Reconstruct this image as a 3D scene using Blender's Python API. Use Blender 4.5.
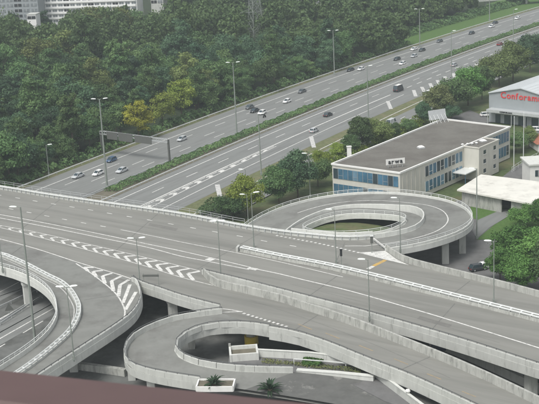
import bpy, bmesh, math, random
import numpy as np
from mathutils import Vector, Matrix
random.seed(7); rng = np.random.default_rng(7)
sc = bpy.context.scene
for o in list(bpy.data.objects): bpy.data.objects.remove(o)
C = sc.collection
# ------------------------------------------------------------------ camera
FPX, PITCH, ROLL, CAMH = 1200.0, math.radians(16), math.radians(2.9), 88.0
_fw = Vector((0, math.cos(PITCH), -math.sin(PITCH)))
_u0 = Vector((0, math.sin(PITCH), math.cos(PITCH))); _r0 = Vector((1, 0, 0))
_rt = _r0*math.cos(ROLL) - _u0*math.sin(ROLL); _up = _u0*math.cos(ROLL) + _r0*math.sin(ROLL)
cam = bpy.data.cameras.new('camera'); camo = bpy.data.objects.new('camera', cam); C.objects.link(camo)
camo.matrix_world = Matrix(((_rt.x, _up.x, -_fw.x, 0), (_rt.y, _up.y, -_fw.y, 0), (_rt.z, _up.z, -_fw.z, CAMH), (0, 0, 0, 1)))
cam.sensor_width = 36; cam.lens = FPX/539*36; cam.clip_start = 0.1; cam.clip_end = 9000
cam.dof.use_dof = True; cam.dof.focus_distance = 300; cam.dof.aperture_fstop = 40
sc.camera = camo
# ------------------------------------------------------------------ sky, sun, exposure
SUN_EL, SUN_AZ = math.radians(58), math.radians(215)      # behind and left of the viewer
world = bpy.data.worlds.new('World'); sc.world = world; world.use_nodes = True
nt = world.node_tree; bg = nt.nodes['Background']
sky = nt.nodes.new('ShaderNodeTexSky'); sky.sky_type = 'NISHITA'; sky.sun_disc = False
sky.sun_elevation = SUN_EL; sky.sun_rotation = SUN_AZ; sky.dust_density = 5; sky.air_density = 1.0; sky.altitude = 400
hs = nt.nodes.new('ShaderNodeHueSaturation'); hs.inputs['Saturation'].default_value = 0.2
nt.links.new(sky.outputs[0], hs.inputs['Color']); nt.links.new(hs.outputs[0], bg.inputs[0]); bg.inputs[1].default_value = 0.15
sl = bpy.data.lights.new('sun', 'SUN'); sl.energy = 1.5; sl.angle = math.radians(20); sl.color = (1, .97, .92)
so = bpy.data.objects.new('sun', sl); C.objects.link(so)
_sd = Vector((math.sin(SUN_AZ)*math.cos(SUN_EL), math.cos(SUN_AZ)*math.cos(SUN_EL), math.sin(SUN_EL)))
so.rotation_euler = _sd.to_track_quat('Z', 'Y').to_euler(); so.location = _sd*300
sc.view_settings.view_transform = 'Standard'; sc.view_settings.look = 'None'; sc.view_settings.gamma = 1
sc.view_settings.use_curve_mapping = False; sc.view_settings.exposure = 0.3
sc.render.engine = 'CYCLES'
# ------------------------------------------------------------------ helpers
def W(px, py, z=0.0):
    d = _fw*FPX + _rt*(px-269.5) + _up*(202-py)
    t = (z-CAMH)/d.z
    return Vector((d.x*t, d.y*t, z))
def Pxy(p):
    q = Vector(p) - Vector((0, 0, CAMH)); w = q.dot(_fw)
    return 269.5 + FPX*q.dot(_rt)/w, 202 - FPX*q.dot(_up)/w
def WL(pts, z=None): return [W(p[0], p[1], p[2] if len(p) > 2 else z) for p in pts]
def spline(P, step=1.5, closed=False):
    n = len(P); out = []
    for i in range(n if closed else n-1):
        p1, p2 = P[i], P[(i+1) % n]
        p0 = P[(i-1) % n] if closed or i > 0 else p1*2-p2
        p3 = P[(i+2) % n] if closed or i+2 < n else p2*2-p1
        k = max(1, int((p2-p1).length/step))
        for j in range(k):
            t = j/k
            out.append(0.5*((2*p1)+(p2-p0)*t+(2*p0-5*p1+4*p2-p3)*t*t+(3*p1-p0-3*p2+p3)*t**3))
    if not closed: out.append(P[-1].copy())
    return out
def resample(P, step=None, n=None):
    L = [0.0]
    for a, b in zip(P, P[1:]): L.append(L[-1]+(b-a).length)
    n = n or max(2, int(round(L[-1]/step))+1)
    out = []; j = 0
    for i in range(n):
        s = L[-1]*i/(n-1)
        while j < len(P)-2 and L[j+1] < s: j += 1
        d = L[j+1]-L[j]
        out.append(P[j].lerp(P[j+1], 0 if d == 0 else (s-L[j])/d))
    return out
def plen(P): return sum((b-a).length for a, b in zip(P, P[1:]))
def normals(P):
    N = []
    for i in range(len(P)):
        t = P[min(i+1, len(P)-1)]-P[max(i-1, 0)]; t.z = 0; t.normalize()
        N.append(Vector((t.y, -t.x, 0)))        # right-hand side of travel
    return N
def offset(P, d): return [p+n*d for p, n in zip(P, normals(P))]
class MB:
    def __init__(s): s.v = []; s.f = []; s.m = []
    def add(s, vs, fs, mi=0):
        b = len(s.v); s.v += [tuple(v) for v in vs]; s.f += [tuple(i+b for i in f) for f in fs]; s.m += [mi]*len(fs); return s
    def box(s, c, sx, sy, sz, M=None, mi=0):
        vs = [Vector((x*sx/2, y*sy/2, z*sz/2))+Vector(c) for x in (-1, 1) for y in (-1, 1) for z in (-1, 1)]
        if M is not None: vs = [M @ v for v in vs]
        return s.add(vs, [(0, 1, 3, 2), (4, 6, 7, 5), (0, 4, 5, 1), (2, 3, 7, 6), (0, 2, 6, 4), (1, 5, 7, 3)], mi)
    def tube(s, a, b, r0, r1=None, n=8, mi=0, cap=True):
        a, b = Vector(a), Vector(b); r1 = r0 if r1 is None else r1
        z = (b-a).normalized(); x = z.orthogonal().normalized(); y = z.cross(x); vs = []
        for k in range(n):
            q = x*math.cos(k*2*math.pi/n)+y*math.sin(k*2*math.pi/n); vs += [a+q*r0, b+q*r1]
        fs = [(2*k, 2*((k+1) % n), 2*((k+1) % n)+1, 2*k+1) for k in range(n)]
        if cap: fs += [tuple(2*k+1 for k in range(n)), tuple(2*k for k in range(n))[::-1]]
        return s.add(vs, fs, mi)
    def sweep(s, P, prof, side=1, closed=False, mi=0):
        # prof: closed loop of (u outward, v up)
        N = normals(P)
        if closed:
            n = len(P)
            for i in (0, n-1):
                t = P[(i+1) % n]-P[(i-1) % n]; t.z = 0; t.normalize(); N[i] = Vector((t.y, -t.x, 0))
        k = len(prof); vs = []
        for p, n in zip(P, N):
            for u, v in prof: vs.append(p+n*(u*side)+Vector((0, 0, v)))
        fs = []; m = len(P)
        for i in range(m if closed else m-1):
            a, b = i*k, ((i+1) % m)*k
            for j in range(k): fs.append((a+j, a+(j+1) % k, b+(j+1) % k, b+j))
        if not closed: fs += [tuple(range(k))[::-1], tuple((m-1)*k+j for j in range(k))]
        return s.add(vs, fs, mi)
    def strip(s, A, B, mi=0):
        n = len(A); return s.add(A+B, [(i, i+1, n+i+1, n+i) for i in range(n-1)], mi)
    def mesh(s, name, smooth=False):
        me = bpy.data.meshes.new(name); me.from_pydata(s.v, [], s.f)
        bm = bmesh.new(); bm.from_mesh(me); bmesh.ops.recalc_face_normals(bm, faces=bm.faces); bm.to_mesh(me); bm.free()
        for p, i in zip(me.polygons, s.m): p.material_index = i; p.use_smooth = smooth
        return me
    def build(s, name, mat, parent=None, smooth=False, **kw):
        return link(name, s.mesh(name, smooth), mat, parent, **kw)
def link(name, me, mat, parent=None, loc=None, **kw):
    o = bpy.data.objects.new(name, me); C.objects.link(o)
    if mat is not None and len(me.materials) == 0:
        for m in (mat if isinstance(mat, (list, tuple)) else [mat]): me.materials.append(m)
    if parent is not None: o.parent = parent
    if loc is not None: o.location = loc
    if name.endswith('posts') or name == 'spacers': o['kind'] = 'stuff'
    return o
def tag(o, label=None, cat=None, group=None, kind=None):
    if label: o['label'] = label
    if cat: o['category'] = cat
    if group: o['group'] = group
    if kind: o['kind'] = kind
    return o
def empty(name, loc=(0, 0, 0), rz=0, **kw):
    o = bpy.data.objects.new(name, None); C.objects.link(o); o.location = loc; o.rotation_euler.z = rz; o.empty_display_size = .5
    return tag(o, **kw)
def poly_prism(name, pts, ztop, depth, mat, parent=None):
    bm = bmesh.new(); vs = [bm.verts.new((p.x, p.y, ztop)) for p in pts]; f = bm.faces.new(vs)
    if f.normal.z < 0 or f.calc_area() < 0: pass
    f.normal_update()
    if f.normal.z < 0: f.normal_flip()
    if depth:
        r = bmesh.ops.extrude_face_region(bm, geom=[f]); dv = [e for e in r['geom'] if isinstance(e, bmesh.types.BMVert)]
        for v in dv: v.co.z -= depth
        bmesh.ops.recalc_face_normals(bm, faces=bm.faces)
    bmesh.ops.triangulate(bm, faces=bm.faces)
    me = bpy.data.meshes.new(name); bm.to_mesh(me); bm.free(); return link(name, me, mat, parent)
# ------------------------------------------------------------------ materials
def mat(name, col, rough=.8, var=.15, scale=1.0, stretch=None, rot=0, spec=.25, metal=0, bump=0, detail=6, dirt=None, dirt_scale=.2, dirt_lo=.5, dirt_hi=.68, emit=None):
    m = bpy.data.materials.new(name); m.use_nodes = True; t = m.node_tree; b = t.nodes['Principled BSDF']
    b.inputs['Roughness'].default_value = rough; b.inputs['Specular IOR Level'].default_value = spec; b.inputs['Metallic'].default_value = metal
    ge = t.nodes.new('ShaderNodeNewGeometry'); mp = t.nodes.new('ShaderNodeMapping'); t.links.new(ge.outputs['Position'], mp.inputs[0])
    mp.inputs['Rotation'].default_value = (0, 0, -rot)
    if stretch:
        m2_ = t.nodes.new('ShaderNodeMapping'); m2_.inputs['Scale'].default_value = stretch; t.links.new(mp.outputs[0], m2_.inputs[0]); mp = m2_
    no = t.nodes.new('ShaderNodeTexNoise'); no.inputs['Scale'].default_value = scale; no.inputs['Detail'].default_value = detail; no.inputs['Roughness'].default_value = .65
    t.links.new(mp.outputs[0], no.inputs['Vector'])
    rp = t.nodes.new('ShaderNodeValToRGB'); c = Vector(col)
    rp.color_ramp.elements[0].position = .3; rp.color_ramp.elements[1].position = .7
    rp.color_ramp.elements[0].color = (*(c*(1-var)), 1); rp.color_ramp.elements[1].color = (*(c*(1+var)), 1)
    t.links.new(no.outputs['Fac'], rp.inputs[0]); out = rp.outputs[0]
    if dirt:
        n2 = t.nodes.new('ShaderNodeTexNoise'); n2.inputs['Scale'].default_value = dirt_scale; n2.inputs['Detail'].default_value = 8; n2.inputs['Roughness'].default_value = .7
        t.links.new(mp.outputs[0], n2.inputs['Vector'])
        r2 = t.nodes.new('ShaderNodeMapRange'); r2.inputs[1].default_value = dirt_lo; r2.inputs[2].default_value = dirt_hi; t.links.new(n2.outputs['Fac'], r2.inputs[0])
        mx = t.nodes.new('ShaderNodeMix'); mx.data_type = 'RGBA'; t.links.new(r2.outputs[0], mx.inputs[0]); t.links.new(out, mx.inputs[6]); mx.inputs[7].default_value = (*dirt, 1)
        out = mx.outputs[2]
    t.links.new(out, b.inputs['Base Color'])
    if bump:
        bp = t.nodes.new('ShaderNodeBump'); bp.inputs['Strength'].default_value = bump; bp.inputs['Distance'].default_value = .05
        t.links.new(no.outputs['Fac'], bp.inputs['Height']); t.links.new(bp.outputs[0], b.inputs['Normal'])
    return m
def leafmat(name, a, bcol, hue=.03):
    m = bpy.data.materials.new(name); m.use_nodes = True; t = m.node_tree; b = t.nodes['Principled BSDF']
    b.inputs['Roughness'].default_value = .6; b.inputs['Specular IOR Level'].default_value = .2
    at = t.nodes.new('ShaderNodeAttribute'); at.attribute_name = 'tone'
    oi = t.nodes.new('ShaderNodeObjectInfo')
    mx = t.nodes.new('ShaderNodeMix'); mx.data_type = 'RGBA'; t.links.new(at.outputs['Fac'], mx.inputs[0])
    mx.inputs[6].default_value = (*a, 1); mx.inputs[7].default_value = (*bcol, 1)
    h = t.nodes.new('ShaderNodeHueSaturation'); t.links.new(mx.outputs[2], h.inputs['Color'])
    m1 = t.nodes.new('ShaderNodeMapRange'); t.links.new(oi.outputs['Random'], m1.inputs[0]); m1.inputs[3].default_value = .5-hue; m1.inputs[4].default_value = .5+hue; t.links.new(m1.outputs[0], h.inputs['Hue'])
    ml = t.nodes.new('ShaderNodeMath'); ml.operation = 'MULTIPLY'; ml.inputs[1].default_value = 7.31; t.links.new(oi.outputs['Random'], ml.inputs[0])
    fr = t.nodes.new('ShaderNodeMath'); fr.operation = 'FRACT'; t.links.new(ml.outputs[0], fr.inputs[0])
    m2 = t.nodes.new('ShaderNodeMapRange'); t.links.new(fr.outputs[0], m2.inputs[0]); m2.inputs[3].default_value = .7; m2.inputs[4].default_value = 1.4; t.links.new(m2.outputs[0], h.inputs['Value'])
    t.links.new(h.outputs[0], b.inputs['Base Color'])
    tr = t.nodes.new('ShaderNodeBsdfTranslucent'); t.links.new(h.outputs[0], tr.inputs[0])
    ms = t.nodes.new('ShaderNodeMixShader'); ms.inputs[0].default_value = .22; t.links.new(b.outputs[0], ms.inputs[1]); t.links.new(tr.outputs[0], ms.inputs[2])
    t.links.new(ms.outputs[0], t.nodes['Material Output'].inputs[0])
    return m
_dd = W(236, 228, 7)-W(0, 189.5, 7); DECKROT = math.atan2(_dd.y, _dd.x)
M = {}
M['asphalt_deck'] = mat('asphalt_deck', (.232, .232, .212), .9, .09, .7, (.06, .8, 1), DECKROT, dirt=(.142, .144, .131), dirt_scale=.3, dirt_lo=.45, dirt_hi=.8)
M['asphalt_ramp'] = mat('asphalt_ramp', (.208, .213, .198), .9, .1, .3, None, 0, dirt=(.135, .133, .125), dirt_scale=.13, dirt_lo=.48, dirt_hi=.72)
M['asphalt_road'] = mat('asphalt_road', (.198, .206, .198), .9, .1, .5, (.1, 1.2, 1), math.radians(57), dirt=(.15, .15, .148), dirt_scale=.4, dirt_lo=.5, dirt_hi=.75)
M['asphalt_dark'] = mat('asphalt_dark', (.14, .145, .138), .9, .2, .4, dirt=(.085, .088, .082), dirt_scale=.12, dirt_lo=.45, dirt_hi=.6)
M['asphalt_patch'] = mat('asphalt_patch', (.12, .122, .115), .9, .15, .5, dirt=(.22, .22, .205), dirt_scale=.22, dirt_lo=.56, dirt_hi=.62)
M['asphalt_yard'] = mat('asphalt_yard', (.15, .15, .148), .9, .15, .5, dirt=(.1, .1, .095), dirt_scale=.1)
M['concrete'] = mat('concrete', (.47, .48, .45), .85, .1, .9, (1, 1, .25), dirt=(.23, .235, .215), dirt_scale=1.1, dirt_lo=.55, dirt_hi=.8)
M['concrete_old'] = mat('concrete_old', (.4, .405, .375), .9, .16, 1.1, (1, 1, .25), dirt=(.15, .155, .14), dirt_scale=1.4, dirt_lo=.48, dirt_hi=.75)
M['concrete_white'] = mat('concrete_white', (.58, .59, .555), .85, .08, .9, (1, 1, .25), dirt=(.33, .335, .31), dirt_scale=1.1, dirt_lo=.57, dirt_hi=.82)
M['joint'] = mat('joint_seal', (.15, .152, .142), .8, .25, 2)
M['patch'] = mat('asphalt_repair', (.175, .173, .16), .9, .12, .8)
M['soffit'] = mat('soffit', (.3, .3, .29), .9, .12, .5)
M['paint'] = mat('paint_white', (.66, .66, .63), .7, .12, 3, dirt=(.34, .34, .32), dirt_scale=1.4, dirt_lo=.46, dirt_hi=.7)
M['paint_worn'] = mat('paint_worn', (.55, .55, .53), .7, .15, 3, dirt=(.3, .3, .29), dirt_scale=1.2, dirt_lo=.45, dirt_hi=.7)
M['paint_yellow'] = mat('paint_yellow', (.55, .36, .1), .7, .1, 3, dirt=(.34, .27, .16), dirt_scale=1.2, dirt_lo=.45, dirt_hi=.75)
M['paint_orange'] = mat('paint_orange', (.34, .27, .17), .7, .1, 3, dirt=(.24, .22, .18), dirt_scale=1.2, dirt_lo=.45, dirt_hi=.7)
M['galv'] = mat('galvanised_steel', (.5, .52, .52), .5, .08, 2, spec=.4, metal=.25)
M['galv_white'] = mat('pale_steel', (.68, .7, .68), .5, .06, 2, spec=.4, metal=.1)
M['steel_dark'] = mat('dark_steel', (.12, .125, .125), .6, .1, 2)
M['pole'] = mat('lamp_pole', (.23, .255, .23), .6, .1, 1, spec=.3)
M['lamp'] = mat('lamp_housing', (.74, .78, .74), .5, .04, 2)
M['grass'] = mat('grass', (.075, .105, .04), .95, .35, .6, dirt=(.15, .135, .075), dirt_scale=.07, dirt_lo=.5, dirt_hi=.7, bump=.6)
M['lawn'] = mat('lawn', (.075, .14, .035), .95, .25, 1.5, bump=.6)
M['verge'] = mat('verge', (.13, .145, .07), .95, .3, .8, dirt=(.2, .17, .11), dirt_scale=.15, bump=.6)
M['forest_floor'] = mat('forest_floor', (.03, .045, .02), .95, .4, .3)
M['earth'] = mat('earth', (.15, .14, .105), .95, .25, .8, bump=.5)
M['roof_gravel'] = mat('roof_gravel', (.16, .155, .138), .95, .14, 2.2, dirt=(.12, .112, .1), dirt_scale=.12, dirt_lo=.42, dirt_hi=.65)
M['facade'] = mat('facade_cream', (.56, .55, .49), .85, .06, .8, (1, 1, .3), dirt=(.42, .42, .38), dirt_scale=.5, dirt_lo=.55, dirt_hi=.8)
M['white'] = mat('white_render', (.72, .72, .69), .8, .05, .8)
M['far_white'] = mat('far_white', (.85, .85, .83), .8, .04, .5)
M['roof_white'] = mat('roof_white', (.68, .67, .61), .7, .06, .3, dirt=(.52, .51, .46), dirt_scale=.25)
M['cladding'] = mat('grey_cladding', (.3, .325, .335), .6, .05, .5)
M['roof_pale'] = mat('roof_pale', (.52, .55, .56), .6, .05, .4)
M['blue_panel'] = mat('blue_glass', (.06, .15, .225), .25, .35, .3, spec=.5)
M['blue_light'] = mat('blue_blind', (.14, .25, .33), .35, .2, .5, spec=.4)
M['glass'] = mat('dark_glass', (.035, .055, .065), .12, .3, .4, spec=.6)
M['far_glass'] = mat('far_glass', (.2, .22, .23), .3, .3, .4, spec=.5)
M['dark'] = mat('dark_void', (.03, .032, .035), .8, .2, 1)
M['red'] = mat('red_letters', (.62, .06, .06), .5, .05, 1)
M['roof_tile'] = mat('roof_tile', (.34, .14, .09), .9, .2, 2)
M['sill'] = mat('sill_paint', (.1, .064, .061), .5, .1, 6, dirt=(.3, .25, .24), dirt_scale=9, dirt_lo=.64, dirt_hi=.74, spec=.35)
M['tower_wall'] = mat('tower_wall', (.4, .39, .37), .8, .08, .5)
M['bark'] = mat('bark', (.09, .07, .05), .95, .3, 3)
M['tyre'] = mat('tyre', (.02, .02, .02), .85, .1, 3)
M['rim'] = mat('rim', (.45, .45, .46), .4, .05, 3, metal=.5)
M['light_clear'] = mat('headlight', (.75, .77, .78), .2, .03, 3, spec=.6)
M['light_red'] = mat('tail_light', (.4, .02, .02), .3, .05, 3, spec=.6)
M['black'] = mat('black_plastic', (.025, .026, .028), .6, .1, 3)
M['yellow'] = mat('yellow_band', (.75, .55, .05), .6, .08, 2, dirt=(.5, .38, .06), dirt_scale=1)
M['sign_back'] = mat('sign_back', (.13, .135, .125), .6, .06, 1, metal=.2)
M['sign_blue'] = mat('sign_blue_grey', (.28, .38, .45), .6, .06, 1)
for k, v in dict(car_white=(.8, .8, .79), car_silver=(.5, .52, .53), car_dark=(.04, .045, .05), car_blue=(.06, .11, .19), car_grey=(.12, .13, .135), car_red=(.2, .03, .03), car_navy=(.03, .04, .09)).items():
    M[k] = mat(k, v, .28, .02, 1, spec=.6)
M['leaf_dark'] = leafmat('leaf_dark', (.05, .105, .058), (.095, .17, .085), .012)
M['leaf_mid'] = leafmat('leaf_mid', (.068, .13, .05), (.128, .205, .075), .012)
M['leaf_olive'] = leafmat('leaf_olive', (.095, .135, .045), (.175, .215, .072), .012)
M['leaf_yellow'] = leafmat('leaf_yellow', (.3, .31, .04), (.52, .52, .07), .005)
M['leaf_light'] = leafmat('leaf_light', (.13, .19, .03), (.28, .34, .07), .012)
M['leaf_brown'] = leafmat('leaf_brown', (.09, .115, .045), (.175, .19, .08), .012)
M['leaf_fresh'] = leafmat('leaf_fresh', (.055, .13, .03), (.14, .26, .07), .01)
M['agave'] = leafmat('agave_leaf', (.03, .06, .03), (.07, .1, .05), .01)
# ------------------------------------------------------------------ motorway frame  (t along, o across from the outer barrier)
E0 = W(33, 181.4); MD = Vector((.56030464, .82828661, 0)); MN = Vector((MD.y, -MD.x, 0)); MC = (1.85156e-4, -7.62597e-2, .375478)
def MW(t, o, z=0.0):
    tt = t if t < 420 else 420+(t-420)
    c = MC[0]*tt*tt+MC[1]*tt+MC[2]
    sl = 2*MC[0]*tt+MC[1]
    n = (MN-MD*sl).normalized()
    return E0+MD*tt+MN*c+n*o+Vector((0, 0, z))
def MT(t):
    return (MD+MN*(2*MC[0]*t+MC[1])).normalized()
def to_m(p):
    t = (p-E0).dot(MD)
    for _ in range(5):
        q = MW(t, 0); t += (p-q).dot(MT(t))
    q = MW(t, 0); tg = MT(t); return t, (p-q).dot(Vector((tg.y, -tg.x, 0)))
def mline(t0, t1, o, z=0, step=8, o1=None):
    n = max(2, int((t1-t0)/step)+1); o1 = o if o1 is None else o1
    return [MW(t0+(t1-t0)*i/(n-1), o+(o1-o)*i/(n-1), z) for i in range(n)]
# ------------------------------------------------------------------ ground and roads (setting)
ZD = 7.0
g = MB(); g.add([(-3500, -300, -.25), (3500, -300, -.25), (3500, 6000, -.25), (-3500, 6000, -.25)], [(0, 1, 2, 3)])
tag(g.build('ground', M['grass']), kind='structure')
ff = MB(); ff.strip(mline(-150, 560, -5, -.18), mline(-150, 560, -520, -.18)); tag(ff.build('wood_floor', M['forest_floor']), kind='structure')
vg = MB(); vg.strip(mline(-150, 560, 2.4, -.1), mline(-150, 560, -5, -.12)); tag(vg.build('verge', M['verge']), kind='structure')
T0, T1 = -170, 620
mw = MB(); mw.strip(mline(T0, T1, 2.2), mline(T0, T1, 26.0)); motorway = tag(mw.build('motorway', M['asphalt_road']), kind='structure')
mw = MB(); mw.strip(mline(T0, T1, 33.4), mline(T0, 20, 58.5)+mline(28, T1, 57.5)[:0] if False else mline(T0, T1, 57.5)); motorway2 = tag(mw.build('motorway', M['asphalt_road']), kind='structure')
md = MB(); md.strip(mline(T0, T1, 25.98, -.02), mline(T0, T1, 33.42, -.02)); tag(md.build('median_strip', M['earth']), kind='structure')
rp_ = MB(); rp_.strip(mline(T0, 150, 64.5, 0)+mline(158, T1, 63.0, 0, o1=60), mline(T0, 150, 73.5, 0)+mline(158, T1, 72, 0, o1=69))
sliproad = tag(rp_.build('slip_road', M['asphalt_road']), kind='structure')
gv = MB(); gv.strip(mline(T0, T1, 57.45, -.03), mline(T0, T1, 65, -.03)); tag(gv.build('grass_strip', M['verge']), kind='structure')
ZP = .012
def line_mesh(name, P, w, m, parent, z=ZP):
    b = MB(); P = [p+Vector((0, 0, z)) for p in P]; b.strip(offset(P, -w/2), offset(P, w/2)); return b.build(name, m, parent)
_dash = {}
def dash(parent, a, b, w, m, z=ZP, name='lane_dash'):
    key = (m.name,)
    if key not in _dash:
        _dash[key] = MB().add([(-.5, -.5, 0), (.5, -.5, 0), (.5, .5, 0), (-.5, .5, 0)], [(0, 1, 2, 3)]).mesh('lane_dash'); _dash[key].materials.append(m)
    o = bpy.data.objects.new(name, _dash[key]); C.objects.link(o); o.parent = parent
    d = b-a; o.location = (a+b)/2+Vector((0, 0, z)); o.rotation_euler = (0, -math.asin(d.z/d.length), math.atan2(d.y, d.x)); o.scale = (d.length, w, 1); return o
for o_, w in ((7.2, .35), (25.0, .3)): line_mesh('edge_line', mline(T0, T1, o_), w, M['paint'], motorway)
for o_, ph in ((11.6, 3), (16.6, 9), (21.1, 8)):
    for k in range(-3, 26):
        t = ph+k*20.4; dash(motorway, MW(t-3.2, o_), MW(t+3.2, o_), .28, M['paint'])
line_mesh('edge_line', mline(T0, T1, 36.3), .35, M['paint'], motorway2)
for k in range(-3, 28):
    t = 22.3+k*17.8; dash(motorway2, MW(t-3, 40.9), MW(t+3, 40.9), .3, M['paint'])
line_mesh('exit_line', mline(T0, 150, 45.6), .5, M['paint'], motorway2)
for k in range(0, 26):
    t = 158+k*9; dash(motorway2, MW(t-2.2, 45.4), MW(t+2.2, 45.4), .4, M['paint'])
line_mesh('edge_line', mline(T0, 152, 55.2, o1=50.2), .3, M['paint'], motorway2)
# striped wedge beside the through lanes
def chev(parent, apex, a, b, w, m, z=ZP):
    mb = MB()
    for e in (a, b):
        d = (e-apex); d.z = 0; d.normalize(); n = Vector((d.y, -d.x, 0))*w/2; zz = Vector((0, 0, z))
        mb.add([apex-n+zz, apex+n+zz, e+n+zz, e-n+zz], [(0, 1, 2, 3)]); z += .004
    return mb.build('chevron', m, parent)
line_mesh('wedge_line', mline(-40, 62, 46.4), .3, M['paint'], motorway2); line_mesh('wedge_line', mline(-40, 62, 49.6, o1=47.2), .3, M['paint'], motorway2)
for k in range(14):
    t = -32+k*6.6; q = 3.0*(1-(t+40)/110)
    chev(motorway2, MW(t+2.6, 46.6+q*.5), MW(t, 46.6), MW(t, 46.6+q), .8, M['paint'])
hb_ = [(217.2, 184.5, 220.3, 198), (311, 136.5, 314, 147.5), (387.6, 101, 391, 109), (413.6, 90, 415.8, 96.4), (421.7, 86.8, 424.5, 92), (429.9, 83.2, 432.7, 89), (437.2, 80, 440.3, 86), (444.7, 76.4, 447.8, 82)]
for x0, y0, x1, y1 in hb_: dash(motorway2, W(x0, y0), W(x1, y1), 1.35, M['paint_worn'], z=.02, name='hatch_bar')
_bd = (W(447.8, 82)-W(444.7, 76.4))*.5; _bt, _bo = to_m(W(446.2, 79.2))
for k in range(1, 26):
    c_ = MW(_bt+k*7.9, _bo-.02*k); dash(motorway2, c_-_bd, c_+_bd, 1.5, M['paint_worn'], z=.02, name='hatch_bar')
line_mesh('edge_line', mline(T0, 150, 65.3, o1=61.5)+mline(158, T1, 61, o1=60), .35, M['paint'], sliproad)
line_mesh('edge_line', mline(T0, T1, 71.5, o1=69.5), .3, M['paint'], sliproad)
for k in range(-6, 20):
    t = 30+k*14; dash(sliproad, MW(t-2, 67.6), MW(t+2, 67.5), .3, M['paint'])
# crash barriers
def crash_barrier(label, P, z0=0, group=None, double=False, posts=4.0, m='galv'):
    r = empty('crash_barrier', P[0], label=label, cat='barrier', group=group); Q = [p-P[0] for p in P]
    prof = [(-.03, .45), (.05, .5), (-.03, .58), (.05, .68), (-.03, .76), (-.07, .76), (-.07, .45)]
    b = MB(); b.sweep(Q, prof)
    if double: b.sweep(offset(Q, .7), prof, side=1)
    b.build('rail', M[m], r)
    b = MB()
    for p in resample(Q, posts):
        b.box(p+Vector((0, 0, .33)), .12, .12, .7)
        if double: b.box(p+Vector((.5, -.2, .33)), .12, .12, .7)
    b.build('posts', M['galv'], r); return r
crash_barrier('long steel crash barrier between the motorway and the wood', mline(T0, T1, 1.2, 0, 6), m='galv_white')
crash_barrier('steel crash barrier along the motorway hedge, far side', mline(T0, T1, 26.2, 0, 6))
crash_barrier('steel crash barrier along the motorway hedge, near side', mline(T0, T1, 33.2, 0, 6), m='galv_white')
# ------------------------------------------------------------------ viaducts
def panel_mesh(prof, name, m):
    b = MB(); k = len(prof); vs = [(0, u, v) for u, v in prof]+[(1, u, v) for u, v in prof]
    b.add(vs, [(j, (j+1) % k, k+(j+1) % k, k+j) for j in range(k)]+[tuple(range(k))[::-1], tuple(range(k, 2*k))])
    me = b.mesh(name); me.materials.append(M[m]); return me
_pm = {}
def parapet(thing, P, side, h=.85, th=.35, skirt=1.2, mat_='concrete', plen_=4.0, rail=None, hand=None, hand_post=2.0, beam_mat=None, guard_mat='galv_white'):
    """P: inner foot of the parapet on the road surface; side +1 = outward to the right of travel"""
    beam = MB().sweep(P, [(-.02, -.25), (-.02, -.005), (th+.08, -.005), (th+.08, -skirt), (th-.35, -skirt)], side).build('edge_beam', M[beam_mat or mat_], thing)
    key = (h, th, mat_, side)
    if key not in _pm:
        pr = [(0, 0), (.04, h-.05), (.07, h), (th-.05, h), (th, h-.05), (th+.02, 0)]
        # +1 side: outward is local -y
        _pm[key] = panel_mesh([(-side*u, v) for u, v in pr], 'panel', mat_)
    R = resample(P, plen_)
    for a, b in zip(R, R[1:]):
        d = b-a; o = bpy.data.objects.new('panel', _pm[key]); C.objects.link(o); o.parent = beam
        o.location = a+d.normalized()*.015; o.rotation_euler = (0, -math.asin(d.z/d.length), math.atan2(d.y, d.x)); o.scale = (d.length-.03, 1, 1)
    if rail:
        u = -.22
        MB().sweep(P, [(u, .8), (u-.07, .86), (u-.01, .97), (u-.07, 1.08), (u, 1.14), (u+.04, 1.14), (u+.04, .8)], side).build('guardrail', M[guard_mat], thing)
        b = MB()
        for p, n in zip(*[iter_ for iter_ in (resample(P, 1.7), normals(resample(P, 1.7)))]):
            q = p+n*(side*-.08); ang = math.atan2(n.y, n.x)
            b.box((0, 0, .6), .3, .16, 1.2, Matrix.Translation(q) @ Matrix.Rotation(ang, 4, 'Z'))
        b.build('guardrail_posts', M['galv'], thing)
    if hand:
        b = MB(); u = th*.5; hb = MB(); Rr = resample(P, hand_post); Nn = normals(Rr)
        hm = 'steel_dark' if hand == 'dark' else 'galv_white'
        zt = h+(.28 if hand == 'dark' else .75)
        b.sweep(P, [(u-.05, zt-.05), (u-.05, zt+.05), (u+.05, zt+.05), (u+.05, zt-.05)], side)
        if hand == 'tall': b.sweep(P, [(u-.03, h+.36), (u-.03, h+.41), (u+.03, h+.41), (u+.03, h+.36)], side)
        b.build('handrail', M[hm], thing)
        for p, n in zip(Rr, Nn):
            hb.box(p+n*(side*u)+Vector((0, 0, (h+zt)/2)), .09, .09, zt-h)
        hb.build('handrail_posts', M[hm], thing)
    return beam
def pier(thing, x, y, ztop, w=1.4, d=1.4, m='concrete', rz=0, round_=False, name='pier'):
    b = MB()
    if round_: b.tube((x, y, -.3), (x, y, ztop), w/2, n=20)
    else:
        Mx = Matrix.Translation((x, y, 0)) @ Matrix.Rotation(rz, 4, 'Z'); b.box((0, 0, (ztop-.3)/2), w, d, ztop+.3, Mx)
        b.box((0, 0, ztop-.35), w*1.25, d*1.25, .7, Mx)
    return b.build(name, M[m], thing)
def Z7(pts): return spline(WL(pts, ZD), 2.0)
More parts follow.
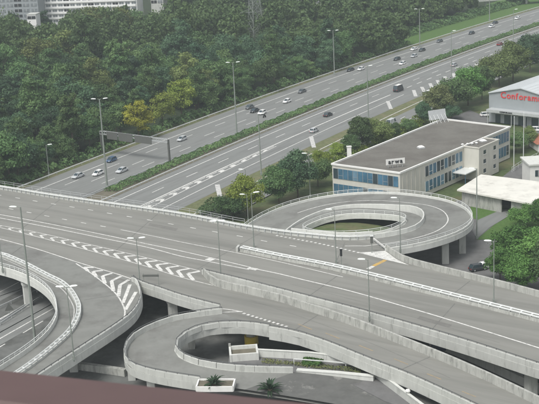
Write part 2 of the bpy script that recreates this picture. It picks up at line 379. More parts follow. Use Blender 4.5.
# --- main viaduct
via = empty('viaduct', W(150, 240, 0)*0, label='wide grey concrete viaduct carrying the main road across the motorway', cat='bridge')
F1 = Z7([(-60, 181.5), (0, 189.5), (46, 197), (100, 205), (145, 211.3), (190, 218.3), (236, 227.5), (280, 234.3), (310, 237.5), (338, 240), (360, 240), (373, 239)])
G2 = Z7([(385, 250), (396, 258), (409.6, 264), (440, 272), (494, 285.5), (539, 297.5), (620, 319)])
N1 = Z7([(640, 399), (539, 369), (470, 346.5), (400, 325.5), (350, 311.5), (300, 298.5), (280, 293.3), (240, 283), (203, 274)])
K1 = Z7([(221, 309.5), (205, 305.5), (180, 298.5), (160, 291.5), (145, 286.5), (133, 281)])
JL = Z7([(133, 281), (110, 272.5), (80, 263), (40, 251), (0, 241), (-60, 227)])
deck = poly_prism('deck', F1+G2+N1+K1[:-1]+JL, ZD, .35, M['asphalt_deck'], via)
def rib(A, B, n=90): return resample(A, n=n), resample(B, n=n)
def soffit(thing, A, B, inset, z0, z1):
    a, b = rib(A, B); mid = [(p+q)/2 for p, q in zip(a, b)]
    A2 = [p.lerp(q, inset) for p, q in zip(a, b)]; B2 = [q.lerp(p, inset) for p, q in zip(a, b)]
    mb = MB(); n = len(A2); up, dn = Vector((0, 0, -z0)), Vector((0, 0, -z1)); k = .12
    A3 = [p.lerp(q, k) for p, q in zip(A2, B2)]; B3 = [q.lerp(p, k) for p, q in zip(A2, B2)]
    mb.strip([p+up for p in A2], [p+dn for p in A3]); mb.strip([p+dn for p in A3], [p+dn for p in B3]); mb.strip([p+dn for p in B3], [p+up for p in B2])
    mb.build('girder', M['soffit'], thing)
soffit(via, Z7([(-60, 184), (100, 208), (236, 230.5), (338, 243), (409, 266), (620, 321)]), Z7([(-60, 222), (100, 262), (203, 272), (300, 296), (400, 323), (640, 396)]), .06, .34, 1.7)
_iF = min(range(len(F1)), key=lambda i: (F1[i]-W(286, 235.2, ZD)).length)
parapet(via, F1[:_iF+1], -1, h=1.15, rail=True, skirt=1.3, mat_='concrete'); parapet(via, F1[_iF:], -1, h=1.7, th=.4, skirt=1.3, mat_='concrete_white', rail=True)
_iH = min(range(len(F1)), key=lambda i: (F1[i]-W(254, 230.5, ZD)).length); _fp = offset(F1[:_iH], -.5)
b = MB()
for zz in (2.2, 1.7): b.sweep(_fp, [(-.03, zz-.03), (-.03, zz+.03), (.03, zz+.03), (.03, zz-.03)])
b.build('fence_rail', M['galv'], via); b = MB()
for p in resample(_fp, 3.4): b.box(p+Vector((0, 0, 1.1)), .07, .07, 2.25)
b.build('fence_posts', M['galv'], via)
parapet(via, G2, -1, h=1.25, th=.45, mat_='concrete_old')
parapet(via, N1, -1, h=1.0, mat_='concrete', hand='dark', skirt=1.55)
parapet(via, K1, -1, h=.9, mat_='concrete', hand='dark', skirt=1.4)
# median barrier on the viaduct: concrete strip with paired steel rails
MBp = Z7([(240, 251.5), (280, 260), (340, 272), (440, 297), (539, 322.5), (620, 344)])
mbr = empty('median_barrier', label='double steel guardrail on a concrete kerb between the viaduct carriageways', cat='barrier')
kb = MB().sweep(MBp, [(-.1, 0), (0, .55), (1.2, .55), (1.3, 0)], -1).build('kerb', M['concrete_old'], mbr)
for u in (.1, 1.1):
    MB().sweep(MBp, [(u-.06, .78), (u-.12, .92), (u-.06, 1.06), (u+.06, 1.06), (u+.12, .92), (u+.06, .78)], -1).build('rail', M['galv_white'], mbr)
b = MB(); Rr = resample(MBp, 2.2)
for p, n in zip(Rr, normals(Rr)):
    Mx = Matrix.Translation(p-n*.6) @ Matrix.Rotation(math.atan2(n.y, n.x), 4, 'Z')
    b.box((0, 0, .9), 1.0, .3, .1, Mx)
    for s_ in (-.5, .5): b.box((s_, 0, .7), .12, .12, .42, Mx)
b.build('spacers', M['galv_white'], mbr)
MB().box((0, 0, .5), 1.9, .5, 1.0, Matrix.Translation(MBp[0]+Vector((-.4, .7, 0))) @ Matrix.Rotation(math.radians(75), 4, 'Z')).build('end_block', M['concrete'], mbr)
for px, py in ((172, 300), (90, 230), (180, 252), (262, 262), (330, 285), (430, 312), (450, 310), (520, 345), (531, 368)):
    p = W(px, py, ZD-1.7); pier(via, p.x, p.y, ZD-1.7, 1.6, 1.6, rz=.3)
# gore fill slab between the two parapets, left part
gore = poly_prism('gore_slab', Z7([(204, 276.5), (240, 285.2), (280, 295.5), (330, 308.5), (330, 315), (280, 300.3), (240, 291), (214, 284.5)]), ZD-.1, .5, M['concrete_old'], via)
# --- near slip ramp plus lower loop
rampC = empty('ramp_bridge', label='concrete slip ramp with orange dashes running down the right foreground', cat='bridge')
N2 = Z7([(203, 275.5), (215, 286), (245, 293.5), (280, 302), (300, 308.5), (350, 325), (400, 344.5), (450, 365), (504, 389.5), (580, 427)])
P2 = Z7([(540, 441), (470, 407), (412, 380), (380, 367.5), (352, 356), (330, 347), (300, 336.7), (285, 333.5), (270, 331)])
deckC = poly_prism('deck', N2+P2+WL([(222, 313), (221.4, 310)], ZD), ZD-.004, .35, M['asphalt_deck'], rampC)
soffit(rampC, Z7([(225, 292), (300, 310), (400, 347), (580, 430)]), Z7([(240, 316), (290, 333), (400, 374), (540, 439)]), .12, .34, 1.5)
parapet(rampC, N2, -1, h=1.5, th=.45, mat_='concrete_old', skirt=1.3)
parapet(rampC, P2, -1, h=.95, th=.35, mat_='concrete', hand='dark', skirt=1.5)
for px, py in ((432, 372), (520, 415), (340, 340)):
    p = W(px, py, ZD-1.5); pier(rampC, p.x, p.y, ZD-1.5, 1.5, 1.5, rz=.3)
loopB = empty('loop_ramp', label='pale concrete loop ramp curling round in the bottom foreground', cat='ramp')
LBo = spline(WL([(222, 313, 7), (210, 314.5, 7), (175, 320, 6.95), (147, 330, 6.8), (132, 339, 6.6), (125, 349, 6.4), (124, 358, 6.2), (129, 367, 5.9), (143, 373, 5.6), (165, 378, 5.3), (200, 383.5, 4.9), (240, 389, 4.5), (290, 396.5, 4.2), (340, 405, 4), (420, 421, 4)]), 1.5)
LBi = spline(WL([(270, 331, 7), (255, 328.5, 7), (240, 327.3, 7), (225, 327.3, 6.97), (210, 328.8, 6.9), (196, 332.5, 6.8), (185, 338, 6.65), (178, 345, 6.5), (177, 350.5, 6.35), (181, 356.5, 6.2), (193.5, 362.5, 6), (210, 366.5, 5.8), (237, 370, 5.4), (265, 371.2, 5.1), (293, 371.8, 4.8)]), 1.5)
LBi2 = LBi+spline(WL([(293, 371.8, 4.8), (340, 377, 4.4), (380, 384, 4.1), (440, 402, 4)]), 1.5)[1:]
a, b_ = rib(LBo, LBi2, 140)
mb = MB(); dz = Vector((0, 0, -.008)); lo = Vector((0, 0, -.6))
_k = next(i for i, q in enumerate(b_) if i > 70 and q.x > W(294, 372, 4.8).x)+1
a2, b2 = a[_k-1:], b_[_k-1:]
mb.strip([p+dz for p in a[:_k]], [p+dz for p in b_[:_k]]); mb.strip([p+lo for p in a], [p+lo for p in b_]); mb.build('deck', M['asphalt_ramp'], loopB)
tag(MB().strip([p+dz for p in a2], [p+dz for p in b2]).build('service_road', M['asphalt_patch']), kind='structure')
soffit(loopB, LBo[:len(LBo)*3//4], LBi2[:len(LBi2)*3//4], .15, .55, 1.4)
_kp = min(range(len(LBo)), key=lambda i: (LBo[i]-W(206, 384.3, 4.83)).length)
parapet(loopB, LBo[:_kp], -1, h=1.0, mat_='concrete', hand='dark', skirt=1.4, plen_=3.2)
parapet(loopB, LBi, 1, h=1.0, th=.4, mat_='concrete', hand='dark', skirt=1.3, plen_=3.2)
p = W(251.5, 341.5, 1.0); pier(loopB, p.x, p.y, 5.6, 1.9, round_=True)
MB().tube((p.x, p.y, .5), (p.x, p.y, 2.2), 1.3, n=24).build('yellow_collar', M['yellow'], loopB)['label'] = 'yellow painted collar round the pier foot'
for px, py in ((130, 352), (190, 322), (150, 372)):
    p = W(px, py, 5.2); pier(loopB, p.x, p.y, 5.2, 1.3, 1.3)
# --- left curved ramps
rampL = empty('curved_ramp', label='pair of curved ramps bending to the lower left of the viaduct', cat='ramp')
Lr = spline(WL([(-60, 227), (0, 241), (40, 251), (80, 263), (110, 272.5), (133, 281), (138.5, 289.5), (140, 299), (136.5, 309.5), (128, 319.5), (110, 332.5), (90, 345.5), (70, 358.5), (50, 371.5), (15, 395)], ZD), 1.5)
Ll = spline(WL([(-60, 254), (0, 269), (20, 275), (36, 282.5), (48, 291.5), (55, 301), (58, 311), (57, 321), (50, 333), (38, 345), (22, 357), (5, 368), (-30, 391)], ZD), 1.5)
a, b_ = rib(Lr, Ll, 120); mb = MB(); dz = Vector((0, 0, -.004))
mb.strip([p+dz for p in a], [p+dz for p in b_]); mb.strip([p+lo for p in a], [p+lo for p in b_]); deckL = mb.build('deck', M['asphalt_ramp'], rampL)
soffit(rampL, Lr, Ll, .12, .55, 1.6)
i0 = min(range(len(Lr)), key=lambda i: (Lr[i]-W(133, 281, ZD)).length)
parapet(rampL, Lr[i0:], 1 if False else -1, h=.95, mat_='concrete_white', rail=None, hand='dark', skirt=1.5, plen_=3.2)
parapet(rampL, Ll, 1, h=.8, th=.3, mat_='concrete_white', hand='tall', hand_post=1.6, skirt=1.2, plen_=3.2)
GL = spline(WL([(-60, 240), (0, 255), (11, 258.5), (28, 266), (48, 276.5), (63, 284), (73, 293), (80, 305), (81, 312), (79.5, 320), (72, 333), (55.6, 348.5), (33, 366.5), (0, 389)], ZD), 1.5)
gl = empty('ramp_guardrail', label='white double guardrail curving between the two left ramps', cat='barrier')
MB().sweep(GL, [(-.1, 0), (-.05, .3), (.75, .3), (.8, 0)], 1).build('kerb', M['concrete'], gl)
for u in (0, .7): MB().sweep(GL, [(u-.06, .55), (u-.1, .68), (u-.06, .82), (u+.06, .82), (u+.1, .68), (u+.06, .55)], 1).build('rail', M['galv_white'], gl)
b = MB(); Rr = resample(GL, 1.8)
for p, n in zip(Rr, normals(Rr)): b.box((0, 0, .5), .72, .3, .4, Matrix.Translation(p+n*.35) @ Matrix.Rotation(math.atan2(n.y, n.x), 4, 'Z'))
b.build('posts', M['galv_white'], gl)
line_mesh('edge_line', offset(GL, 1.3), .18, M['paint_worn'], deckL, z=.008)
p = W(27.5, 296, 2.2); pier(rampL, p.x, p.y, ZD-1.6, 1.5, 1.3, m='concrete_white', rz=.4)
p = W(95, 322, ZD-2); pier(rampL, p.x, p.y, ZD-1.6, 1.5, 1.5)
p = W(72, 345, ZD-2); pier(rampL, p.x, p.y, ZD-1.6, 1.5, 1.5)
# --- right loop
loopR = empty('loop_ramp', label='round concrete loop ramp in front of the office block', cat='ramp')
RAo = spline(WL([(385, 250.6, 7), (408, 247, 7), (427, 243, 6.95), (445, 237.8, 6.85), (459, 232.3, 6.7), (468, 226.3, 6.5), (471.5, 220, 6.3), (468.5, 213.5, 6.1), (461, 207.5, 5.8), (446, 201.8, 5.4), (427, 198, 5), (400, 194.8, 4.6), (372, 194, 4.2), (345, 195.5, 3.8), (320, 199, 3.4), (300, 203.5, 3.1), (283, 208.7, 2.8), (268, 215, 2.5), (256, 221.5, 2.3), (244, 230, 2.0), (236, 238, 1.9)]), 1.5)
RAi = spline(WL([(373, 239, 7), (392, 236, 7), (410, 231.7, 6.95), (419, 227.5, 6.85), (424, 222, 6.7), (424.5, 216.6, 6.5), (420.5, 212, 6.2), (411, 209.2, 5.8), (399, 208.6, 5.3), (384, 207.8, 4.8), (356, 207.7, 4.2), (332, 210.8, 3.7), (312, 217.5, 3.3), (298, 224.5, 3), (288, 231.5, 2.8), (278, 240, 2.6)]), 1.5)
a, b_ = rib(RAo, RAi, 150); mb = MB(); dz = Vector((0, 0, -.008))
mb.strip([p+dz for p in a], [p+dz for p in b_]); mb.strip([p+lo for p in a], [p+lo for p in b_]); deckR = mb.build('deck', M['asphalt_ramp'], loopR)
soffit(loopR, RAo[:len(RAo)*2//3], RAi[:len(RAi)*2//3], .18, .55, 1.3)
parapet(loopR, RAo, 1, h=.6, th=.4, mat_='concrete_white', hand='tall', hand_post=2.6, skirt=1.25, plen_=3.2)
parapet(loopR, RAi, -1, h=1.0, th=.35, mat_='concrete_white', rail=None, skirt=1.2, plen_=3.0)
for px, py, zt in ((445, 250, 5.6), (400, 262, 5.6), (462, 240, 5.6)):
    p = W(px, py, 3.0); pier(loopR, p.x, p.y, zt, 1.5, 1.5)
_rm = [p.lerp(q, .5) for p, q in zip(a, b_)]
line_mesh('edge_line', WL([(345, 246, 7.0), (365, 246, 7.0)])+_rm[3:120], .28, M['paint'], deckR, z=.02)
# inner ring road
R2 = spline(WL([(356, 236, 5.0), (384, 232.5, 5.6), (400, 227, 5.9), (407, 221.5, 5.9), (401, 217.6, 5.5), (384, 215.6, 4.9), (356, 214.6, 4.3), (332, 217.3, 3.8), (313, 223.5, 3.4), (302, 231, 3.4), (322, 236, 4.2)]), 1.5, closed=True)
cen = sum(R2, Vector())/len(R2)
outer = [(p.x, p.y) for p in RAi[:-4]]+[(p.x, p.y) for p in F1 if W(283, 235, ZD).x < p.x]
def polar(pts):
    return sorted((math.atan2(q[1]-cen.y, q[0]-cen.x), math.hypot(q[0]-cen.x, q[1]-cen.y)) for q in pts)
po = polar(outer); ang = np.array([q[0] for q in po]); rad = np.array([q[1] for q in po])
A, B = [], []
for p in R2+[R2[0]]:
    t = math.atan2(p.y-cen.y, p.x-cen.x); r = float(np.interp(t, ang, rad, period=2*math.pi))-.5
    A.append(p); B.append(Vector((cen.x+math.cos(t)*r, cen.y+math.sin(t)*r, p.z)))
mb = MB(); mb.strip([p+dz for p in A], [p+dz for p in B]); mb.strip([p+lo for p in A], [p+lo for p in B]); mb.build('inner_deck', M['asphalt_ramp'], loopR)
R2c = R2+[R2[0].copy()]
parapet(loopR, R2c, 1, h=.55, th=.4, mat_='concrete_white', hand='tall', hand_post=2.8, skirt=1.0, plen_=3.0) if False else parapet(loopR, R2c, -1, h=.5, th=.4, mat_='concrete_white', hand='tall', hand_post=2.8, skirt=.9, plen_=3.0)
# ------------------------------------------------------------------ markings on the viaduct
def pl(pts, w, m='paint', parent=deck, name='lane_line', z=ZP): return line_mesh(name, Z7(pts), w, M[m], parent, z)
def dashrow(parent, pts, half, w, m='paint'):
    Q = WL(pts, ZD)
    for i, p in enumerate(Q):
        d = (Q[min(i+1, len(Q)-1)]-Q[max(i-1, 0)]).normalized(); dash(parent, p-d*half, p+d*half, w, M[m])
row1 = [(-1, 195), (17.6, 198), (35, 201), (53.4, 204), (72, 207), (90.5, 210), (109.5, 213.4), (129.3, 216.7), (149.7, 220.2), (170.7, 224), (193, 228), (215, 231.8), (239.7, 236.2), (264, 241), (293, 246)]
row2 = [(-6, 206), (11, 209), (29, 212.5), (46.8, 216), (64.4, 219.4), (83.5, 223), (103, 226.4)]
dashrow(deck, row1, .85, .3); dashrow(deck, row2, .85, .3)
pl([(120.6, 229.7), (155, 236.5), (190, 243.8), (235, 252.5), (280, 262), (343, 277)], .24)
pl([(-60, 204), (0, 214.5), (50, 224), (100, 234), (145, 243.5), (190, 253), (250.5, 267.3)], .3); pl([(-60, 207), (0, 218), (50, 227.5), (100, 237.7), (146, 247), (180, 256), (206, 261), (249, 269.6)], .3)
pl([(254, 268.6), (280, 274), (300, 279), (350, 291), (400, 305.3), (440, 317), (539, 348), (620, 374)], .34)
dash(deck, W(248, 268, ZD), W(257, 269.7, ZD), 1.1, M['paint'], z=.02, name='nose_block'); dash(deck, W(207, 258.8, ZD), W(213, 260.3, ZD), 1.4, M['paint'], z=.02, name='nose_block')
U = [(0, 225.3), (40, 233), (80, 242.3), (120, 251.5), (160, 261), (200, 271)]; V = [(0, 227.5), (40, 237.5), (80, 248), (117, 258), (150, 267.5), (180, 277), (213, 285.5)]
pl(U, .22); pl(V, .22)
def yat(L, x): return float(np.interp(x, [q[0] for q in L], [q[1] for q in L]))
for k in range(19):
    x = -2+k*10.55; yu, yv = yat(U, x), yat(V, x); ym = (yu+yv)/2
    q = min(1, .35+k*.05)
    chev(deck, W(x, ym, ZD), W(x+12*q, yat(U, x+12*q)+.3, ZD), W(x+5.5*q, yat(V, x+5.5*q)-.3, ZD), .42+.02*k, M['paint'])
U2 = [(78, 262.4), (100, 269), (117, 274), (133, 279.5)]
pl([(-60, 224.5), (2.6, 239.7), (40, 250), (75, 261.5)]+U2[1:], .3, z=.016)
V2 = [(76, 263.5), (90, 272.5), (100, 280), (110, 288), (117, 295), (122, 303), (125, 311), (124, 319)]
line_mesh('lane_line', Z7(V2), .3, M['paint'], deckL, z=.012)
for (x, y), (ex, ey), (fx, fy) in (((84, 267.3), (94, 267.5), (88, 271)), ((93, 271.5), (103, 270.5), (96.5, 277)), ((102.5, 276), (112, 273.3), (105, 283.5)), ((111.5, 281), (121, 276.3), (113.5, 291)), ((120, 285), (129, 279.8), (118.5, 296.5))):
    chev(deckL, W(x, y, ZD), W(ex, ey, ZD), W(fx, fy, ZD), .75, M['paint'], z=.014)
for (x, y), (ex, ey) in (((130, 284.5), (123, 303)), ((136, 292), (125.5, 310))): dash(deckL, W(x, y, ZD), W(ex, ey, ZD), .7, M['paint'], z=.02, name='hatch_bar')
for k in range(20):
    f = k/19; x = 277+f*(358-277); y = float(np.interp(x, [277, 312, 330, 358], [235.6, 242, 245.8, 252.5])); dash(deck, W(x-.9, y-.15, ZD), W(x+1.2, y+.25, ZD), .55, M['paint'])
tri = WL([(358.5, 252.6), (385.3, 250.9), (396.5, 259.2), (409, 265.2), (385, 259.5)], ZD+.016); MB().add(tri, [(0, 1, 2, 3, 4)]).build('painted_gore', M['paint'], deck)
dash(deck, W(385.5, 260, ZD), W(373.5, 266, ZD), .9, M['paint_yellow'], name='yellow_bar'); dash(deck, W(373.2, 266.2, ZD), W(368, 269, ZD), .9, M['paint'], name='stop_bar')
for px, py in ((305, 326.6), (332.5, 335.7), (366, 348), (401, 361.5), (434, 376.4), (469, 394)):
    a = W(px-7, py-2.6, ZD); b = W(px+7, py+3, ZD); dash(deckC, a, b, .26, M['paint_orange'])
for k in range(11):
    f = k/10; x = 244+f*42; y = 313.6+f*12.8; dash(deckC, W(x-1, y-.3, ZD), W(x+1.2, y+.35, ZD), .6, M['paint'])
pl([(199.5, 315.3), (224.5, 312.3), (242.5, 311.6)], .28, parent=deckC, z=.01); pl([(222, 308.8), (232, 310), (241.5, 312)], .28, parent=deckC, z=.018)
for q in (((60, 199.5), (20, 230)), ((158, 213.5), (112, 254)), ((262, 232), (196, 270)), ((345, 242.5), (332, 271)), ((340, 274), (305, 299)), ((470, 281), (448, 298)), ((455, 303.5), (428, 334))):
    line_mesh('expansion_joint', WL(q, ZD), .2, M['joint'], deck, z=.006)
for q in (((318, 315), (290, 333)), ((430, 357), (396, 372))): line_mesh('expansion_joint', WL(q, ZD), .2, M['joint'], deckC, z=.006)
for q in (((22, 246.5), (8, 257)), ((84, 300), (118, 294.5)), ((60, 318), (78, 316))): line_mesh('expansion_joint', WL(q, ZD), .25, M['joint'], deckL, z=.006)
for pts in ([(96, 272), (130, 281), (131, 283), (95, 274)], [(150, 223), (178, 228.5), (176, 231), (148, 225.5)], [(300, 262), (322, 266.5), (320, 269), (298, 264.5)], [(420, 316), (452, 325), (449, 328), (417, 319)]):
    poly_prism('asphalt_patch', [p+Vector((0, 0, .003)) for p in WL(pts, ZD)], ZD+.003, 0, M['patch'], deck)
for P_ in ([(5, 203), (60, 212.5), (118, 222), (150, 228.3)], [(160, 228.5), (230, 241), (300, 255.5)], [(290, 284), (350, 299), (430, 322), (500, 343)], [(60, 240), (110, 253.5), (150, 266)], [(250, 300), (310, 320), (380, 347), (450, 378)]):
    line_mesh('crack_seal', Z7(P_), .1, M['joint'], deck, z=.005)
# ------------------------------------------------------------------ yards, kerbs and low ground
def ground_poly(name, pts, z, m): return tag(poly_prism(name, [W(x, y, 0) for x, y in pts], z, 0, M[m]), kind='structure')
ground_poly('yard', [(-160, 250), (60, 255), (140, 262), (250, 268), (330, 262), (420, 232), (480, 205), (520, 232), (620, 262), (640, 440), (400, 470), (-160, 470)], -.06, 'asphalt_dark')
ground_poly('car_park', [(395, 215), (478, 196), (488, 201), (498, 221), (560, 232), (640, 262), (560, 330), (420, 300)], -.03, 'asphalt_yard')
ground_poly('lawn', [(470, 203), (488, 196), (505, 209), (478, 220), (472, 218)], 0.02, 'lawn')
ground_poly('lawn', [(476, 240), (494, 225), (518, 211), (560, 216), (560, 236), (498, 239)], 0.03, 'lawn')
ground_poly('path', [(472, 231), (478, 220), (503, 209), (517, 211), (489, 228), (477, 239)], 0.045, 'asphalt_road')
ground_poly('lane', [(483, 192), (516, 166), (548, 150), (560, 160), (539, 178), (505, 200)], -.02, 'asphalt_yard')
ground_poly('forecourt', [(440, 128), (452, 117), (470, 110), (489, 118), (560, 124), (580, 150), (548, 142), (512, 120)], -.02, 'asphalt_yard')
# lower road seen through the left ramp
lr = ground_poly('lower_road', [(-60, 318), (40, 278), (70, 290), (90, 320), (40, 372), (-60, 400)], -.02, 'asphalt_dark')
for P_, w in (([(-20, 341.5), (0, 332.5), (54, 303), (80, 289)], .3), ([(-20, 303), (0, 296), (26, 287), (50, 279)], .3)): line_mesh('edge_line', WL(P_, 0), w, M['paint'], lr, z=.0)
dash(lr, W(23, 333), W(43, 321), .3, M['paint'], z=.005); dash(lr, W(-12, 354), W(5, 344), .3, M['paint'], z=.005)
crash_barrier('double steel barrier on the lower road seen beneath the left ramp', WL([(-30, 338), (0, 324), (26, 307), (50, 292)], 0), double=True)
crash_barrier('steel barrier farther back on the lower road beneath the left ramp', WL([(-30, 322), (0, 309), (26, 297), (50, 287)], 0))
sg = empty('road_sign', W(10, 316), rz=.2, label='triangular road sign seen from behind on the lower road', cat='sign')
b = MB(); b.tube((0, 0, 0), (0, 0, 1.6), .05); b.build('post', M['pole'], sg)
MB().add([(-.95, -.06, 1.2), (.95, -.06, 1.2), (0, -.06, 2.9), (-.95, -.1, 1.2), (.95, -.1, 1.2), (0, -.1, 2.9)], [(0, 1, 2), (3, 5, 4), (0, 3, 4, 1), (1, 4, 5, 2), (2, 5, 3, 0)]).build('plate', M['sign_back'], sg)
# kerbs along the paths and thin dark joints of the near walls are part of the walls below
# ------------------------------------------------------------------ walls, planters in the bottom foreground
def wall_path(thing, P, h, th, m, name='wall', cap=True, ph=3.0):
    R = resample(P, ph)
    for a, b in zip(R, R[1:]):
        d = b-a; L = d.length; Mx = Matrix.Translation(a) @ Matrix.Rotation(math.atan2(d.y, d.x), 4, 'Z')
        mb = MB(); mb.box((L/2, 0, h/2), L-.02, th, h, Mx); o = mb.build('wall_panel', M[m], thing)
        if cap: MB().box((L/2, 0, h+.06), L-.005, th+.14, .12, Mx).build('coping', M['concrete_white'], o)
ZB = 4.2
w1 = empty('retaining_wall', label='long pale concrete wall behind the hedge in the lower loop', cat='wall')
wall_path(w1, WL([(257, 356.5, ZB), (310, 359.5, ZB), (362, 366.5, ZB)], ZB), 1.3, .35, 'concrete_white'); wall_path(w1, WL([(362, 366.5, ZB), (385, 384, ZB), (414, 406, ZB), (430, 418, ZB)], ZB), 1.3, .35, 'concrete')
w3 = empty('low_wall', label='plain concrete beam in the dark space between the left ramp and the loop', cat='wall'); wall_path(w3, WL([(70, 368), (100, 372), (126, 376)], 0), 1.3, .9, 'concrete_old', cap=False)
w4 = empty('low_wall', label='concrete wall deep in the gap under the viaduct at right', cat='wall'); wall_path(w4, WL([(430, 345), (470, 361), (520, 384), (545, 396)], 0), 1.6, .5, 'concrete', cap=False)
pt = empty('post_light', W(408, 401.5, ZB)+Vector((0, 0, 1.3)), label='small white rounded post cap on the sloping wall at bottom', cat='post')
MB().tube((0, 0, 0), (0, 0, .5), .3, .34, n=14).build('base', M['concrete'], pt); MB().tube((0, 0, .5), (0, 0, .75), .42, .3, n=14).build('cap', M['white'], pt)
w2 = empty('low_wall', label='low pale concrete bench wall in front of the hedge', cat='wall')
wall_path(w2, WL([(297, 374, 4.2), (340, 377, 4.2), (374, 380.5, 4.2)], 4.2), .75, .8, 'concrete_white')
b = MB(); Q = WL([(294, 364.5, 4.2), (335, 367.5, 4.2), (372, 371.5, 4.2)]); b.sweep(Q, [(-.08, .95), (-.08, 1.1), (.08, 1.1), (.08, .95)])
fr = empty('low_railing', label='pale tubular railing over the planted strip', cat='railing'); b.build('rail', M['galv_white'], fr); b = MB()
for p in resample(Q, 4): b.box(p+Vector((0, 0, .5)), .14, .14, 1.0)
b.build('posts', M['galv_white'], fr)
ground_poly2 = poly_prism('terrace', [W(x, y, ZB) for x, y in ((230, 352), (262, 355), (362, 364), (385, 383), (428, 417), (385, 401), (340, 378), (293, 373), (237, 371), (228, 365))], ZB-.02, .6, M['asphalt_yard']); tag(ground_poly2, kind='structure')
box_ = empty('concrete_planter', W(244.5, 361, ZB), rz=.06, label='open square concrete box at the end of the pale wall', cat='planter')
for cx, cy, sx, sy in ((-2.35, 2.0, .35, 4.2), (2.35, 2.0, .35, 4.2), (0, .17, 4.34, .35), (0, 3.9, 4.34, .35)): MB().box((cx, cy, .6), sx, sy, 1.4).build('side', M['concrete_white'], box_)
MB().box((0, 2.0, .5), 4.3, 3.6, .3).build('soil', M['earth'], box_)
MB().box((-2.35, 3.9, 1.55), .4, .4, .5).build('post', M['concrete_old'], box_)
def planter(px, py, label, L, wd, z=4.9):
    r = empty('planter', W(px, py, z), rz=-.1, label=label, cat='planter')
    for cx, cy, sx, sy in ((-L/2, 0, .25, wd), (L/2, 0, .25, wd), (0, -wd/2, L, .25), (0, wd/2, L-.26, .25)): MB().box((cx, cy, .4), sx, sy, .9).build('side', M['white'], r)
    MB().box((0, 0, .3), L-.3, wd-.3, .6).build('soil', M['earth'], r); return r
planter(216, 387.5, 'white rectangular planter holding a spiky plant beside the sill', 6.0, 3.0, 5.0)
def agave(px, py, z, R, label):
    r = empty('agave_plant', W(px, py, z), label=label, cat='plant')
    for k in range(26):
        an = k*2.399; el = math.radians(random.uniform(18, 85)); L = R*random.uniform(.75, 1.1); mb = MB(); c, s_ = math.cos(an), math.sin(an); pv = []
        for i in range(5):
            t = i/4; w = .13*R*(1-t)**.7*(.6+1.2*t if t < .4 else 1.1); e = el-t*t*.5
            p = Vector((c*math.cos(e)*L*t, s_*math.cos(e)*L*t, math.sin(e)*L*t+.1)); sd = Vector((-s_, c, 0))*w; pv.append((p-sd, p+sd, p-Vector((0, 0, w*.5))))
        for (a, b, c0), (d, e_, f) in zip(pv, pv[1:]): mb.add([a, c0, b, d, f, e_], [(0, 1, 4, 3), (1, 2, 5, 4)])
        mb.build('leaf', M['agave'], r)
    MB().tube((0, 0, -.2), (0, 0, .35), .22*R/1.6, .3*R/1.6, n=9).build('stem', M['bark'], r)
agave(214, 385.5, 5.5, 2.3, 'spiky agave growing in the white planter'); agave(270, 391, 4.4, 2.6, 'dark spiky agave standing by itself at the road edge')
# ------------------------------------------------------------------ foliage
def leaf_mesh(name, pts, nrm, size, tone, mat_):
    n = len(pts); a = rng.normal(size=(n, 3)); t1 = np.cross(nrm, a); t1 /= np.linalg.norm(t1, axis=1)[:, None]+1e-9; t2 = np.cross(nrm, t1)
    sz = size*(.65+.7*rng.random((n, 1))); asp = .55+.3*rng.random((n, 1))
    v = np.stack([pts-t1*sz, pts-t2*sz*asp+nrm*sz*.15, pts+t1*sz, pts+t2*sz*asp+nrm*sz*.15], 1).reshape(-1, 3)
    me = bpy.data.meshes.new(name); me.vertices.add(n*4); me.vertices.foreach_set('co', v.astype(np.float32).ravel())
    me.loops.add(n*4); me.loops.foreach_set('vertex_index', np.arange(n*4, dtype=np.int32)); me.polygons.add(n)
    me.polygons.foreach_set('loop_start', np.arange(0, n*4, 4, dtype=np.int32)); me.polygons.foreach_set('loop_total', np.full(n, 4, dtype=np.int32))
    at = me.attributes.new('tone', 'FLOAT', 'FACE'); at.data.foreach_set('value', np.clip(tone, 0, 1).astype(np.float32))
    me.update(calc_edges=True)
    if mat_: me.materials.append(mat_)
    return me
def crown_points(R, H, z0, nl, n, lobe=(.3, .5)):
    """leaf positions on many overlapping lobes filling an uneven egg-shaped crown"""
    P, Nn, T = [], [], []; hc = (H-z0)/2; cz = z0+hc
    for k in range(nl):
        d = rng.normal(size=3); d /= np.linalg.norm(d); d[2] = d[2]*.9+.12; rr = rng.random()**.35*.78
        taper = 1.0 if d[2] < 0 else 1-.22*d[2]
        c = np.array([d[0]*R*rr*taper, d[1]*R*rr*taper, cz+d[2]*hc*rr]); lr = R*rng.uniform(*lobe); m = max(4, int(n/nl)); ton = rng.random()
        q = rng.normal(size=(m, 3)); q /= np.linalg.norm(q, axis=1)[:, None]; q[:, 2] = np.where(q[:, 2] < -.35, -q[:, 2]*.7, q[:, 2])
        rad = lr*(.62+.62*rng.random((m, 1))**1.6); P.append(c+q*rad*np.array([1, 1, .85])); nn = q+rng.normal(size=(m, 3))*.55; nn /= np.linalg.norm(nn, axis=1)[:, None]; Nn.append(nn)
        T.append(np.clip(ton*.72+.28*rng.random(m), 0, 1))
    return np.concatenate(P), np.concatenate(Nn), np.concatenate(T)
def trunk_mesh(H, r, R):
    b = MB(); b.tube((0, 0, -.4), (0, 0, H*.45), r, r*.7, n=9); b.tube((0, 0, H*.45), (.2, .1, H*.85), r*.7, r*.2, n=8)
    for k in range(6):
        a = k*1.05+.3; z = H*(.3+.07*k); b.tube((0, 0, z), (math.cos(a)*R*.55, math.sin(a)*R*.55, z+H*.22), r*.38, r*.1, n=6)
    return b.mesh('trunk')
VAR = {}
